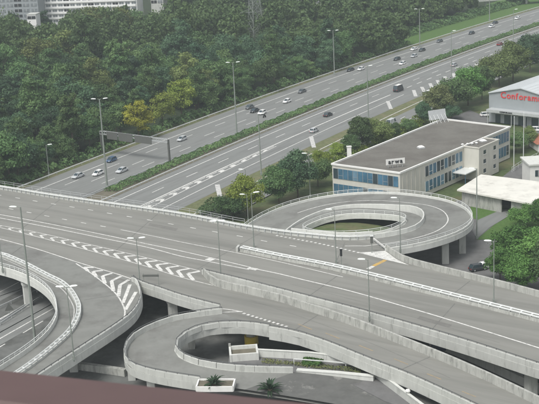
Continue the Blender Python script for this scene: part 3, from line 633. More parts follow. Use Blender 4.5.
SKX = [0, 18, 27, 29, 38, 40, 46, 58, 68, 80, 100, 130, 138, 150, 153, 165, 168, 242, 246, 268, 272, 540]; SKY = [14, 9, 22, 38, 38, 24, 22, 23, 13, 6, 3, 4, 6, 9, 12, 12, -60, -60, 41, 41, -60, -60]
def variant(i, R, H, z0, nl, n, leaf, lobe=(.3, .5)):
    P, Nn, T = crown_points(R, H, z0, nl, n, lobe); tm = trunk_mesh(H, max(.16, H*.016), R); tm.materials.append(M['bark']); VAR[i] = (P, Nn, T, leaf, tm, {'H': H})
def place_tree(name, v, leafm, loc, rz, s, label, group=None, sz=None):
    P, Nn, T, leaf, tm, cache = VAR[v]
    if leafm not in cache: cache[leafm] = leaf_mesh('crown', P, Nn, leaf, T, M[leafm])
    sz = sz or s; r = empty(name, loc, rz, label=label, cat='tree', group=group); r.scale = (s, s, sz)
    for nm, me in (('trunk', tm), ('crown', cache[leafm])):
        o = bpy.data.objects.new(nm, me); C.objects.link(o); o.parent = r
    return r
for i, (R, H) in enumerate([(4.2, 14), (4.8, 16), (5.2, 13), (4.0, 17), (5.6, 15), (4.6, 12), (3.3, 18), (6.3, 13.5)]): variant(i, R, H, .3 if i % 2 else 1.0, 40, 7500, .25, (.2, .42))
for i, (R, H) in enumerate([(4.6, 9), (5, 8), (4.2, 10)]): variant(10+i, R, H, .4, 46, 14000, .185, (.22, .38))
# the wood: nearest trees as individuals
cand = []
o = -4.6; row = 0
while o > -330:
    sp = 7.0+min(5.5, -o*.03); t = -60+random.uniform(0, sp)
    while t < 520:
        p = MW(t+random.uniform(-.3, .3)*sp, o+random.uniform(-.35, .35)*sp, -.2); x, y = Pxy(p+Vector((0, 0, 8)))
        if -45 < x < 585 and y > -40 and not (t > 262 and o > -24) and not (t > 380 and o > -60) : cand.append((p.y, p, row, t, o, sp))
        t += sp
    o -= sp*.92; row += 1
cand.sort(key=lambda c: c[0])
print('wood trees', len(cand))
NIND = 300
tones = ['leaf_dark', 'leaf_dark', 'leaf_mid', 'leaf_mid', 'leaf_mid', 'leaf_olive']
tname = {'leaf_dark': 'dark green', 'leaf_mid': 'mid green', 'leaf_olive': 'olive green', 'leaf_brown': 'brownish green'}
farP, farN, farT = [], [], []
for i, (yy, p, row, t, o_, sp) in enumerate(cand):
    x, y = Pxy(p+Vector((0, 0, 9))); ol = math.sin(p.x*.021+1.3)*math.cos(p.y*.017)
    if 50 < x < 150 and y < 45: tn = 'leaf_olive'
    else: tn = tones[min(5, max(0, int((random.random()*.75+ol*.25+.15)*6)))]
    if (122 < x < 156 and 98 < y < 145) or (156 <= x < 205 and 88 < y < 128) or (Pxy(p)[1] < 42 and x < 172): continue
    s = sp/7.6*random.choice((.7, .85, 1, 1.1, 1.35))*random.uniform(.9, 1.1); v = random.randrange(8); rz = random.uniform(0, 6.28)
    _hb = Vector((0, 0, VAR[v][5]['H']*s*.97)); _sk = float(np.interp(x, SKX, SKY))
    while s > .4 and Pxy(p+Vector((0, 0, VAR[v][5]['H']*s*.95)))[1] < _sk: s *= .93
    if s < .55: continue
    if i < NIND:
        where = ('front row', 'second row', 'third row', 'fourth row')[row] if row < 4 else ('middle' if row < 9 else 'depths')
        side = 'at the left edge' if x < 45 else 'left of the gantry lamp mast' if x < 95 else 'above the sign gantry' if x < 165 else 'between gantry and hedge lamp mast' if x < 232 else 'around the pylon' if x < 300 else 'around the upper middle lamp mast' if x < 400 else 'near the upper right lamp mast'
        big = 'large' if s > sp/7.6 else 'smaller'; lab = '%s %s tree, %s of wood, %s' % (big, tname[tn], where, side)
        place_tree('broadleaf_tree', v, tn, p, rz, s, lab, lab.replace(' tree,', ' trees,'), s*random.uniform(.85, 1.02))
    else:
        P, Nn, T = VAR[v][:3]; k = rng.permutation(len(P))[:1500]; c, s_ = math.cos(rz), math.sin(rz)
        Rm = np.array([[c, -s_, 0], [s_, c, 0], [0, 0, 1]]); farP.append((P[k]*s)@Rm.T+np.array(p)); farN.append(Nn[k]@Rm.T); farT.append(np.clip(T[k]*.7+.3*random.random(), 0, 1))
if farP:
    o = link('far_wood', leaf_mesh('far_wood', np.concatenate(farP), np.concatenate(farN), .62, np.concatenate(farT), M['leaf_mid']), None); tag(o, 'mass of far treetops closing off the wood at top', 'trees', kind='stuff')
def tree_at(px, py, v, leafm, s, label, name='broadleaf_tree', sz=None): return place_tree(name, v, leafm, W(px, py, -.1), random.uniform(0, 6), s, label, None, sz)
tree_at(139, 140, 1, 'leaf_yellow', 1.15, 'yellow autumn tree at the wood edge behind the sign gantry', sz=.88)
tree_at(163, 128, 2, 'leaf_light', 1.05, 'yellowish green tree next to the yellow autumn tree'); tree_at(182, 120, 4, 'leaf_light', 1.1, 'light green tree standing out in the wood left of the hedge lamp mast'); tree_at(199, 113, 1, 'leaf_mid', 1.0, 'green tree right of the light green tree in the wood'); tree_at(152, 112, 3, 'leaf_mid', 1.1, 'mid green tree just behind the yellow autumn tree'); tree_at(176, 104, 0, 'leaf_olive', 1.15, 'olive tree just behind the light green tree'); tree_at(128, 118, 0, 'leaf_dark', 1.1, 'dark tree left of the yellow autumn tree')
tree_at(98, 50, 4, 'leaf_olive', 1.6, 'tallest olive tree in front of the white apartment block'); tree_at(78, 48, 1, 'leaf_olive', 1.15, 'olive tree below the left end of the white apartment block'); tree_at(120, 49, 2, 'leaf_olive', 1.7, 'olive tree below the right end of the white apartment block'); tree_at(140, 45, 4, 'leaf_mid', 1.3, 'green tree below the pale box building'); tree_at(13, 52, 1, 'leaf_dark', 1.3, 'tall dark tree before the grey blue block'); tree_at(46, 42, 3, 'leaf_dark', 1.1, 'dark conifer-like tree right of the narrow white gable'); tree_at(158, 40, 2, 'leaf_mid', 1.2, 'green tree right below the pale box building')
for q in ((232, 219, 11, 'leaf_mid', .95, 'round green tree behind the viaduct, left of twin lamps'), (247, 216, 10, 'leaf_light', 1.2, 'yellow green tree behind the twin lamp heads at the viaduct'), (279, 203, 10, 'leaf_mid', 1.15, 'mid green tree left of the lamp at the loop ramp'), (298, 197, 12, 'leaf_dark', 1.35, 'dark green tree by the lamp behind the loop ramp'), (318, 186, 11, 'leaf_mid', 1.0, 'dark green tree at the left corner of the office block'),
          (322, 168, 11, 'leaf_light', .72, 'light green bushy tree beyond the white roof vent'), (338, 160, 10, 'leaf_light', .62, 'light green shrub tree behind the white roof vent'), (362, 151, 12, 'leaf_mid', 1.15, 'round green tree behind the long edge of the office roof'), (377, 146, 11, 'leaf_olive', 1.15, 'olive tree behind the middle of the office roof'), (350, 157, 10, 'leaf_mid', .8, 'mid green tree beside the white roof vent'), (395, 139, 10, 'leaf_mid', .6, 'low green tree by the white van on the slip road'), (408, 133, 11, 'leaf_mid', .6, 'low green tree behind the roof rack of the office block'),
          (424, 124, 12, 'leaf_dark', .8, 'dark green tree left of the group behind the office'), (438, 118, 10, 'leaf_brown', 1.3, 'brownish tree behind the office roof rack'), (453, 111, 11, 'leaf_mid', 1.6, 'large green tree between slip road and furniture store'), (468, 105, 10, 'leaf_fresh', 1.55, 'large green tree near the corner of the furniture store'), (482, 99, 12, 'leaf_mid', 1.3, 'fresh green tree touching the furniture store roof'), (499, 86, 11, 'leaf_olive', 1.7, 'olive tree behind the furniture store roof'), (513, 81, 10, 'leaf_olive', 1.75, 'tall olive tree behind the ridge of the furniture store'), (530, 72, 12, 'leaf_dark', 1.6, 'dark tree behind the store roof at the right edge'), (545, 66, 10, 'leaf_dark', 1.6, 'dark tree cut by the right edge beyond the store'),
          (452, 120, 11, 'leaf_dark', .7, 'small dark tree beside the store forecourt'),
          (516, 152, 11, 'leaf_mid', .8, 'green tree beside the two flagpoles'), (529, 148, 10, 'leaf_olive', .75, 'olive green tree right of the two flagpoles'),
          (523, 228, 11, 'leaf_fresh', .75, 'small round tree by the white canopy building'), (541, 230, 12, 'leaf_fresh', .8, 'small tree at the right edge below the white canopy'), (512, 270, 10, 'leaf_fresh', 1.15, 'big fresh green tree over the parked cars'), (533, 272, 11, 'leaf_fresh', 1.3, 'big fresh green tree at the right edge beside parked cars'), (500, 281, 12, 'leaf_fresh', .8, 'green tree just behind the viaduct wall by the lamp'), (522, 291, 10, 'leaf_fresh', .9, 'lower green tree behind the viaduct wall at right'), (549, 291, 12, 'leaf_mid', 1.2, 'green tree cut by the right edge behind the viaduct wall')):
    tree_at(*q)
def strip_foliage(name, label, path, halfw, h, n, leaf, leafm, cat='hedge', kind=None, lump=.5, z0=0, dense=.7):
    R = resample(path, n=400); N_ = normals(R); i = rng.integers(0, 399, n); f = rng.random(n)
    A_ = np.array([tuple(p) for p in R]); NN = np.array([tuple(p) for p in N_]); c = A_[i]*(1-f)[:, None]+A_[i+1]*f[:, None]
    u = rng.uniform(-1, 1, n); ph = c[:, 0]*.9+c[:, 1]*.7; top = h*(.75+lump*.35*np.sin(ph*.45)+lump*.3*np.sin(ph*1.3+u*2)+.2*rng.random(n))*np.sqrt(np.clip(1-u**4*.75, 0, 1))
    z = np.where(rng.random(n) < dense, top, rng.random(n)*top); pts = c+NN[i]*(u*halfw)[:, None]; pts[:, 2] += z+z0
    nr = np.stack([NN[i][:, 0]*u, NN[i][:, 1]*u, np.full(n, .8)], 1)+rng.normal(size=(n, 3))*.6; nr /= np.linalg.norm(nr, axis=1)[:, None]
    tone = np.clip(.5+.3*np.sin(ph*.21)+.35*rng.normal(size=n), 0, 1)
    o = link(name, leaf_mesh(name, pts, nr, leaf, tone, M[leafm]), None); return tag(o, label, cat, kind=kind)
strip_foliage('median_hedge', 'long clipped hedge between the two motorway carriageways', mline(-2, 470, 28.9), 2.0, 1.25, 36000, .24, 'leaf_mid')
strip_foliage('undergrowth', 'shrubs and undergrowth along the foot of the wood', mline(-70, 260, -3.4), 2.6, 2.2, 16000, .36, 'leaf_mid', 'shrubs', 'stuff', 1.0)
strip_foliage('undergrowth', 'low shrubs on the far grassy verge below the wood', mline(255, 420, -19)+[], 5, 2.2, 9000, .45, 'leaf_mid', 'shrubs', 'stuff', 1.0)
strip_foliage('hedge', 'low green hedge between the pale walls in the lower loop', WL([(303, 364, ZB), (312, 364.6, ZB), (322, 366, ZB)]), 1.0, 1.2, 1500, .14, 'leaf_fresh')
strip_foliage('shrub_row', 'sparse dry shrubs along the pale wall in the lower loop', WL([(262, 362, ZB), (290, 364, ZB), (345, 370, ZB), (362, 373, ZB)]), .7, .5, 1300, .13, 'leaf_brown')
strip_foliage('shrub_row', 'shrubs between the slip road and the office block', mline(38, 112, 76.5), 2.5, 2.4, 7000, .24, 'leaf_light', lump=1.0)
strip_foliage('shrub_row', 'bushes below the viaduct behind the twin lamps', WL([(205, 211), (225, 214), (240, 216)], 0), 4, 2.6, 3500, .22, 'leaf_mid', lump=1.0)
strip_foliage('grass_tuft_bed', 'planted green bank beside the path at the white canopy', WL([(508, 243), (525, 236), (552, 233)], 0), 3, 1.2, 3000, .2, 'leaf_fresh', lump=1.0)
# inner ground of the right loop
_bed = [R2[i].lerp(cen, .05) for i in range(0, len(R2), 2)]; tag(poly_prism('loop_bed', _bed, 2.4, 2.6, M['grass']), kind='structure')
# ------------------------------------------------------------------ lamps
def fit_h(base, ty):
    lo_, hi = 2, 45
    for _ in range(40):
        m = (lo_+hi)/2
        if Pxy(base+Vector((0, 0, m)))[1] > ty: lo_ = m
        else: hi = m
    return lo_
def lamp(bx, by, z, ty, label, double=True, rz=0.0, arm=1.2, r=.13, group='street lamps', single_head=False):
    p = W(bx, by, z); h = fit_h(p, ty); o = empty('street_lamp', p, rz, label=label, cat='lamp', group=group)
    b = MB(); b.tube((0, 0, -.3), (0, 0, h), r, r*.5, n=10); b.box((0, 0, .4), r*3, r*3, .8); b.build('pole', M['pole'], o)
    for s_ in ((-1, 1) if double else (1,)):
        hd = MB(); x0, x1 = s_*.15, s_*(arm+1.1); Mx = Matrix.Translation((s_*(arm*.5+.55), 0, h+.1)) @ Matrix.Rotation(-.08*s_, 4, 'Y')
        vs = []
        for (xx, wy, zz) in ((-.65, .16, .09), (-.25, .25, .13), (.4, .26, .12), (.68, .12, .05)): vs += [Mx @ Vector((xx*s_, -wy, 0)), Mx @ Vector((xx*s_, wy, 0)), Mx @ Vector((xx*s_, wy*.6, zz*1.4)), Mx @ Vector((xx*s_, -wy*.6, zz*1.4))]
        fs = []
        for i in range(3):
            for j in range(4): fs.append((i*4+j, i*4+(j+1) % 4, i*4+4+(j+1) % 4, i*4+4+j))
        fs += [(3, 2, 1, 0), (12, 13, 14, 15)]; hd.add(vs, fs); hh = hd.build('lamp_head', M['lamp'], o)
        ar = MB(); ar.tube((0, 0, h-.15), (s_*.6, 0, h+.1), .06, .05, n=6); ar.build('arm', M['pole'], o)
    return o
g_m = 'tall motorway lamp masts'; g_d = 'lamps on the viaduct and ramps'
lamp(107.3, 188.2, 0, 99, 'tall twin-head lamp mast in the hedge end, left of the sign gantry', group=g_m, r=.3, arm=2.2)
lamp(237, 135.5, 0, 62.5, 'tall twin-head lamp mast in the hedge near the cluster of four cars', group=g_m, r=.26, arm=2.2)
lamp(334.5, 75, 0, 30.6, 'tall twin-head lamp mast by the far barrier in upper middle', group=g_m, r=.26, arm=2.2)
lamp(419.9, 46.6, 0, 9, 'tall twin-head lamp mast by the far barrier at upper right', group=g_m, r=.26, arm=2.2)
lamp(489.5, 20.5, 0, -24, 'tall lamp mast near the top right whose head is cut off', group=g_m, r=.26, arm=2.2)
lamp(451.6, 85, 0, 31, 'lamp mast rising behind the trees right of the black van', group=g_m, r=.22, double=False)
lamp(513.2, 54, 0, 9.5, 'lamp mast near the far right end of the striped wedge', group=g_m, r=.22, double=False)
lamp(368.4, 119, 0, 66, 'lamp mast on the verge beyond the office block', group=g_m, r=.22, double=False)
lamp(261.3, 175, 0, 114, 'lamp mast on the grass strip left of the loop ramp', group=g_m, r=.22, double=False)
lamp(49, 175, 0, 145, 'short lamp at the wood edge on the far left', group=g_m, r=.16, double=False)
lamp(35.5, 345, 0, 207, 'tall lamp mast on the lower road in front of the left ramps', group=g_m, r=.27, double=False, rz=math.pi, arm=1.6)
lamp(140, 284, ZD, 238.5, 'twin-head lamp at the tip of the left hatched area', group=g_d)
lamp(221, 278, ZD, 221.5, 'lamp at the start of the concrete wall in mid viaduct', group=g_d, double=True, arm=.6)
lamp(74, 360, ZD+.5, 287, 'twin-head lamp on the outer wall of the left ramp', group=g_d)
lamp(3, 272, ZD, 226, 'thin lamp cut by the left edge of the photo', group=g_d, double=False, rz=math.pi)
lamp(336.3, 263.5, ZD, 209.5, 'lamp on the median barrier in front of the loop ramp', group=g_d, double=False, rz=math.pi)
lamp(400.5, 252.5, ZD, 198, 'lamp at the gore where the loop ramp joins', group=g_d, double=False, rz=math.pi)
lamp(369.6, 320.5, ZD, 259.5, 'lamp in the gap between viaduct and slip ramp', group=g_d, double=False, rz=math.pi)
lamp(493.8, 303, ZD, 241, 'lamp on the median barrier before the fresh green trees', group=g_d, double=False, rz=math.pi)
lamp(254, 247.5, ZD, 193, 'right lamp of the close pair, standing on the median barrier end', group=g_d, double=False)
lamp(248.3, 222, 0, 194.5, 'left lamp of the close pair, behind the viaduct', group=g_d, double=False, rz=math.pi)
lamp(476.8, 239, 0, 168.5, 'lamp in the yard right of the loop ramp', group=g_d, double=False, rz=math.pi, r=.2)
lamp(310.3, 197, 0, 153.5, 'lamp between the trees behind the loop ramp', group=g_d, double=False, rz=math.pi)
lamp(247, 201, 0, 169.5, 'lamp half hidden by the yellow green tree', group=g_d, double=False, rz=math.pi)
def flagpole(bx, by, ty, label):
    p = W(bx, by); h = fit_h(p, ty); o = empty('flagpole', p, label=label, cat='pole', group='bare flagpoles'); MB().tube((0, 0, -.2), (0, 0, h), .13, .07, n=8).build('shaft', M['galv_white'], o); MB().tube((0, 0, h), (0, 0, h+.2), .14, .05, n=8).build('finial', M['galv_white'], o)
flagpole(513.8, 171, 117, 'left of two bare white flagpoles beside the office block'); flagpole(523.3, 168, 113, 'right of two bare white flagpoles beside the office block')
# signal posts on the viaduct
def signpost(px, py, z, h, w, hh, label, name, m):
    o = empty(name, W(px, py, z), label=label, cat='sign'); MB().tube((0, 0, 0), (0, 0, h), .07, n=8).build('post', M['pole'], o)
    MB().box((0, -.12, h-hh/2+.1), w, .22, hh).build('box', M[m], o); MB().box((0, -.12, h+.2), w*1.25, .5, .1).build('hood', M['galv_white'] if m != 'black' else M['black'], o)
signpost(372, 253, ZD, 3.6, .6, 1.5, 'grey sign box on a post at the merging gore', 'sign_post', 'sign_back'); signpost(341.5, 267, ZD, 3.6, .45, 1.3, 'black traffic signal on a post at the median barrier', 'traffic_signal', 'black')
ds = empty('direction_sign', W(151.5, 285.5, ZD), -.12, label='low grey green sign frame on the viaduct edge right of the hatched tip', cat='sign')
for x in (-1.5, 1.5): MB().tube((x, 0, 0), (x, 0, 2.6), .06, n=6).build('post', M['pole'], ds)
MB().box((0, -.08, 2.1), 3.3, .06, .45).build('panel', M['sign_back'], ds)
gr_ = empty('gore_barrier', label='short white barrier board from the signal post to the gore wall', cat='barrier'); Q = WL([(373.5, 241.5, ZD), (385, 250.6, ZD)]); MB().sweep(Q, [(-.12, .5), (-.12, .85), (.12, .85), (.12, .5)]).build('board', M['paint'], gr_); b = MB()
for p in resample(Q, 2.2): b.box(p+Vector((0, 0, .25)), .12, .12, .5)
b.build('posts', M['galv'], gr_)
# ------------------------------------------------------------------ gantry over the far carriageway
def P3(px, py, y):  # point on the pixel ray at world depth y
    d = _fw*FPX+_rt*(px-269.5)+_up*(202-py); t = y/d.y; return Vector((d.x*t, y, CAMH+d.z*t))
gA = MW(to_m(W(178, 164))[0], 26.8); gt_, _ = to_m(gA); gB = MW(gt_+3.5, -1.5)
gn = empty('sign_gantry', label='grey steel sign gantry spanning the far motorway carriageway', cat='gantry')
d = gB-gA; L = d.length; rz = math.atan2(d.y, d.x); Mx = Matrix.Translation(gA) @ Matrix.Rotation(rz, 4, 'Z'); hg = fit_h(gA, 139.5)
for x in (0, L): MB().box((x, 0, hg/2), .5, .5, hg, Mx).build('column', M['sign_back'], gn)
tr = MB()
for zz, yy in ((hg-.9, -.45), (hg-.9, .45), (hg, -.45), (hg, .45)): tr.box((L/2, yy, zz), L, .14, .14, Mx)
for k in range(14):
    x = L*k/13; tr.box((x, -.45, hg-.45), .08, .08, .9, Mx); tr.box((x, .45, hg-.45), .08, .08, .9, Mx); tr.box((x, 0, hg), .08, .9, .08, Mx)
tr.build('truss', M['galv'], gn)
for x, w, hh in ((L*.34, 7.0, 2.2), (L*.6, 6.0, 2.6), (L*.8, 4.5, 2.4)):
    pn = MB().box((x, .75, hg-.9), w, .12, hh, Mx).build('sign_panel', M['sign_back'], gn); st = MB()
    for q in range(6): st.box((x, .66, hg-.9+hh*(q/5-.5)*.94), w, .1, .09, Mx)
    for q in (-.35, 0, .35): st.box((x+w*q, .65, hg-.9), .1, .12, hh*1.05, Mx)
    st.build('stiffener', M['galv'], pn)
MB().box((L*.5, -.1, hg-1.05), L*.8, .7, .06, Mx).build('walkway', M['galv'], gn)
# ------------------------------------------------------------------ electricity pylon in the wood
pb = W(257, 52); py_ = empty('electricity_pylon', pb, .5, label='lattice steel pylon rising out of the wood', cat='pylon')
b = MB(); Hh = 46
def hw(z): return 2.6*(1-z/Hh)+.7
zs = [0, 5, 10, 14.5, 19, 23, 27, 31, 35, 39, 43, 46]
for z0_, z1_ in zip(zs, zs[1:]):
    a, c_ = hw(z0_), hw(z1_); q0 = [(-a, -a), (a, -a), (a, a), (-a, a)]; q1 = [(-c_, -c_), (c_, -c_), (c_, c_), (-c_, c_)]
    for i in range(4):
        j = (i+1) % 4; b.tube((*q0[i], z0_), (*q1[i], z1_), .17, n=5); b.tube((*q0[i], z0_), (*q1[j], z1_), .1, n=4); b.tube((*q0[j], z0_), (*q1[i], z1_), .1, n=4); b.tube((*q1[i], z1_), (*q1[j], z1_), .1, n=4)
b.build('lattice', M['pole'], py_)
for z in (19, 27, 35):
    b = MB()
    for s_ in (-1, 1):
        for yy in (-1, 1): b.tube((0, yy*hw(z), z), (s_*8, 0, z+.3), .12, n=4)
        b.tube((0, 0, z+2.2), (s_*8, 0, z+.3), .1, n=4)
    b.build('crossarm', M['pole'], py_)
# ------------------------------------------------------------------ office block
def window_wall(thing, a, b, z0, z1, n, frame=.12, glass='blue_panel', mull='facade', depth=.12, spandrel=None, lights=0):
    """a row of n separate panes set in a recess band on the wall from a to b (outward = right of travel)"""
    d = b-a; L = d.length; Mx = Matrix.Translation((a.x, a.y, 0)) @ Matrix.Rotation(math.atan2(d.y, d.x), 4, 'Z'); pw = L/n
    for k in range(n):
        _r = random.random(); g_ = 'blue_light' if _r < lights else ('glass' if _r > .9 else glass)
        fr_ = MB(); x = (k+.5)*pw
        fr_.box((x, -depth, (z0+z1)/2), pw-.16, .06, z1-z0-.1, Mx); o = fr_.build('window', M[g_], thing)
        f2 = MB(); f2.box((k*pw+.04, -depth-.04, (z0+z1)/2), .1, .14, z1-z0, Mx)
        if k % 3 == 1: f2.box((x, -depth-.05, z0+(z1-z0)*.36), pw-.14, .08, .07, Mx)
        f2.build('window_frame', M['steel_dark' if mull == 'dark' else mull], o)
Zr = 9.2
A_, B_, C_, D_ = W(332, 164, Zr), W(399.8, 173, Zr), W(510, 127, Zr), W(443.5, 119, Zr)
ob = empty('office_block', Vector((B_.x, B_.y, 0))*0, label='long two storey office block with blue window bands and flat gravel roof', cat='building')
foot = [A_, B_, C_, D_]
e1 = (C_-B_).normalized(); e2 = (A_-B_).normalized()
inner = [Vector((p.x, p.y, 0)) for p in foot]
wl = MB()
for i in range(4):
    p, q = inner[i], inner[(i+1) % 4]; wl.add([p, q, q+Vector((0, 0, Zr)), p+Vector((0, 0, Zr))], [(0, 1, 2, 3)])
wl.build('wall', M['facade'], ob)
cc = sum(inner, Vector())/4
rin = [p.lerp(cc, .006)+Vector((0, 0, Zr-.18)) for p in inner]; rf = MB().add(rin, [(0, 1, 2, 3)]).build('roof', M['roof_gravel'], ob)
for i in range(4):
    p, q = inner[i], inner[(i+1) % 4]; dd = (q-p); Mx = Matrix.Translation((p.x, p.y, Zr)) @ Matrix.Rotation(math.atan2(dd.y, dd.x), 4, 'Z'); MB().box((dd.length/2, 0, .0+.06*i*.1), dd.length+.3, .5, .42, Mx).build('roof_edge', M['white'], rf)
def along(p, q, f): return p.lerp(q, f)
a0, b0 = inner[0], inner[1]
# left (short) face: travel so that outward is right-hand side
def face(p, q):   # orient so the outward normal (right of travel) points away from the centre
    d = q-p; n = Vector((d.y, -d.x, 0)); return (p, q) if n.dot((p+q)/2-cc) > 0 else (q, p)
p, q = face(along(a0, b0, .02), along(a0, b0, .98))
window_wall(ob, p, q, 5.4, 8.2, 13, glass='blue_panel', lights=.25, mull='cladding'); window_wall(ob, p, q, 1.2, 4.0, 13, glass='blue_panel', lights=.2, mull='cladding')
b1, c1 = inner[1], inner[2]
p, q = face(along(b1, c1, .2), along(b1, c1, .53)); window_wall(ob, p, q, 5.3, 8.1, 10, glass='blue_panel', mull='white', lights=.15); window_wall(ob, p, q, 1.2, 4.0, 10, glass='blue_panel', mull='white', lights=.2)
p, q = face(along(b1, c1, .76), along(b1, c1, .985)); window_wall(ob, p, q, 5.3, 8.3, 8, glass='blue_panel', mull='cladding', lights=.2); window_wall(ob, p, q, 1.2, 4.2, 8, glass='blue_panel', mull='cladding', lights=.3)
# fins on the blank part
for k in range(5):
    p = along(b1, c1, .02+k*.035); Mx = Matrix.Translation((p.x, p.y, 0)) @ Matrix.Rotation(math.atan2(e1.y, e1.x), 4, 'Z'); MB().box((0, -.06, Zr/2-.2), .12, .2, Zr-.6, Mx).build('fin', M['facade'], ob)
# stair tower
nout = Vector((e1.y, -e1.x, 0)); nout = nout if nout.dot(b1-cc) > 0 else -nout
t0, t1 = along(b1, c1, .545), along(b1, c1, .735); dp = nout*4.8; Ht = Zr+.05
tw = MB(); base = [t0+dp, t1+dp, t1-nout*.3, t0-nout*.3]
for i in range(4): p, q = base[i], base[(i+1) % 4]; tw.add([p, q, q+Vector((0, 0, Ht)), p+Vector((0, 0, Ht))], [(0, 1, 2, 3)])
tower = tw.build('stair_tower', M['facade'], ob); MB().add([v+Vector((0, 0, Ht-.1)) for v in base], [(0, 1, 2, 3)]).build('tower_roof', M['roof_gravel'], tower)
for i in (0, 1, 3):
    p, q = base[i], base[(i+1) % 4]; dd = q-p; Mx = Matrix.Translation((p.x, p.y, Ht)) @ Matrix.Rotation(math.atan2(dd.y, dd.x), 4, 'Z'); MB().box((dd.length/2, 0, .02), dd.length+.1, .35, .3, Mx).build('coping', M['facade'], tower)
ang = math.atan2((t1-t0).y, (t1-t0).x)
for zc in (2.2, 4.9, 7.5):
    for f, w in ((.28, 1.0), (.78, .9)):
        p = along(t0, t1, f)+dp+nout*.02; Mx = Matrix.Translation((p.x, p.y, zc)) @ Matrix.Rotation(ang, 4, 'Z'); o = MB().box((0, 0, 0), w*1.3, .08, 1.1, Mx).build('window', M['glass'], tower); MB().box((0, -.05, -.62), w*1.5, .18, .1, Mx).build('sill', M['white'], tower)
# entrance canopy and blue pipes
p = along(b1, c1, .5)+nout*2.2; Mx = Matrix.Translation((p.x, p.y, 3.2)) @ Matrix.Rotation(ang, 4, 'Z'); MB().box((0, 0, 0), 7, 4, .25, Mx).build('canopy', M['galv_white'], ob)
for s_ in (-1, 1): MB().tube(Mx @ Vector((s_*3, -1.6 if nout.dot(Mx.to_3x3() @ Vector((0, -1, 0))) > 0 else 1.6, -3.2)), Mx @ Vector((s_*3, -1.6 if nout.dot(Mx.to_3x3() @ Vector((0, -1, 0))) > 0 else 1.6, -.1)), .1).build('canopy_post', M['blue_panel'], ob)
# things on the office roof
def text_mesh(txt, size, ext, mirror=False, bold=0):
    cu = bpy.data.curves.new('text', 'FONT'); cu.body = txt; cu.size = size; cu.extrude = ext; cu.align_x = 'CENTER'; cu.align_y = 'CENTER'; cu.offset = bold
    to = bpy.data.objects.new('text', cu); C.objects.link(to); dg = bpy.context.evaluated_depsgraph_get(); dg.update(); me = bpy.data.meshes.new_from_object(to.evaluated_get(dg)); bpy.data.objects.remove(to)
    if mirror:
        for v in me.vertices: v.co.x *= -1
    return me
def letters(thing, txt, size, Mx, m, gap=1.0, bold=.02):
    x = 0; items = []
    for ch in txt:
        me = text_mesh(ch, size, .06, bold=bold); xs = [v.co.x for v in me.vertices]; w = max(xs)-min(xs); items.append((me, w, min(xs)))
    tot = sum(w for _, w, _ in items)+size*.11*gap*(len(txt)-1); x = -tot/2
    # align on a common baseline
    ref = text_mesh('o', size, .06); base = min(v.co.y for v in ref.vertices)
    for ch, (me, w, mn) in zip(txt, items):
        lo_ = min(v.co.y for v in me.vertices); o = link('letter', me, M[m], thing); off = Vector((x-mn, base-lo_, 0))
        o.matrix_basis = Mx @ Matrix.Translation(off); x += w+size*.11*gap
rs = empty('roof_sign', W(395.5, 167.5, Zr-.1), label='small white roof sign with dark letters on a frame near the office corner', cat='sign')
ra = math.atan2((W(407, 164.5, Zr)-W(386, 168, Zr)).y, (W(407, 164.5, Zr)-W(386, 168, Zr)).x)
rs.rotation_euler.z = ra*.55; rs.scale = (.86, .86, .86)
MB().box((0, 0, 1.9), 6.0, .15, 1.75).build('board', M['white'], rs)
for x in (-2.3, -.8, .8, 2.3):
    b = MB(); b.tube((x, .1, 0), (x, .1, 1.9), .07, n=6); b.tube((x, 1.3, .0), (x, .1, 1.6), .06, n=6); b.build('strut', M['galv'], rs)
letters(rs, 'arwa', 1.9, Matrix.Translation((0, -.12, 1.85)) @ Matrix.Rotation(math.radians(90), 4, 'X'), 'black', bold=.05)
rr = empty('roof_rack', W(438.5, 122, Zr-.1), ra, label='slanted grey panel frame at the far corner of the office roof', cat='roof unit')
MB().add([(-3, .3, .8), (3, .3, .8), (3, 1.0, 3.6), (-3, 1.0, 3.6), (-3, .4, .8), (3, .4, .8), (3, 1.1, 3.6), (-3, 1.1, 3.6)], [(0, 1, 2, 3), (7, 6, 5, 4), (0, 4, 5, 1), (1, 5, 6, 2), (2, 6, 7, 3), (3, 7, 4, 0)]).build('panel', M['galv'], rr)
for x in (-2.6, -1.3, 0, 1.3, 2.6):
    b = MB(); b.tube((x, .3, 0), (x, .5, 1.2), .06, n=6); b.tube((x, -1.6, 0), (x, .7, 2.2), .06, n=6); b.build('strut', M['galv_white'], rr)
for px, py, label in ((421, 148.2, 'white skylight dome alone on the office roof'), (483, 141.8, 'white skylight by the office stair tower')):
    o = empty('skylight', W(px, py, Zr-.15), ra, label=label, cat='skylight'); MB().box((0, 0, .2), 1.7, 1.7, .4).build('curb', M['galv'], o); MB().add([(-.8, -.8, .4), (.8, -.8, .4), (.8, .8, .4), (-.8, .8, .4), (-.4, -.4, .75), (.4, -.4, .75), (.4, .4, .75), (-.4, .4, .75)], [(0, 1, 5, 4), (1, 2, 6, 5), (2, 3, 7, 6), (3, 0, 4, 7), (4, 5, 6, 7)]).build('dome', M['white'], o)
for k, px in enumerate((462.5, 467.5, 472, 476.5)):
    o = empty('roof_vent', W(px, 146-k*.5, Zr-.15), label=('leftmost', 'second', 'third', 'rightmost')[k]+' of four small pale roof vents near the stair tower', cat='roof vent', group='small roof vents'); MB().tube((0, 0, 0), (0, 0, .5), .25, n=10).build('pipe', M['galv'], o); MB().tube((0, 0, .5), (0, 0, .7), .45, .2, n=10).build('cap', M['white'], o)
p = W(349, 160, 6); ch = empty('chimney', W(349.3, 157.2, Zr-.6), label='plain white chimney behind the far edge of the office roof', cat='chimney'); hch = fit_h(ch.location.copy(), 146.6)
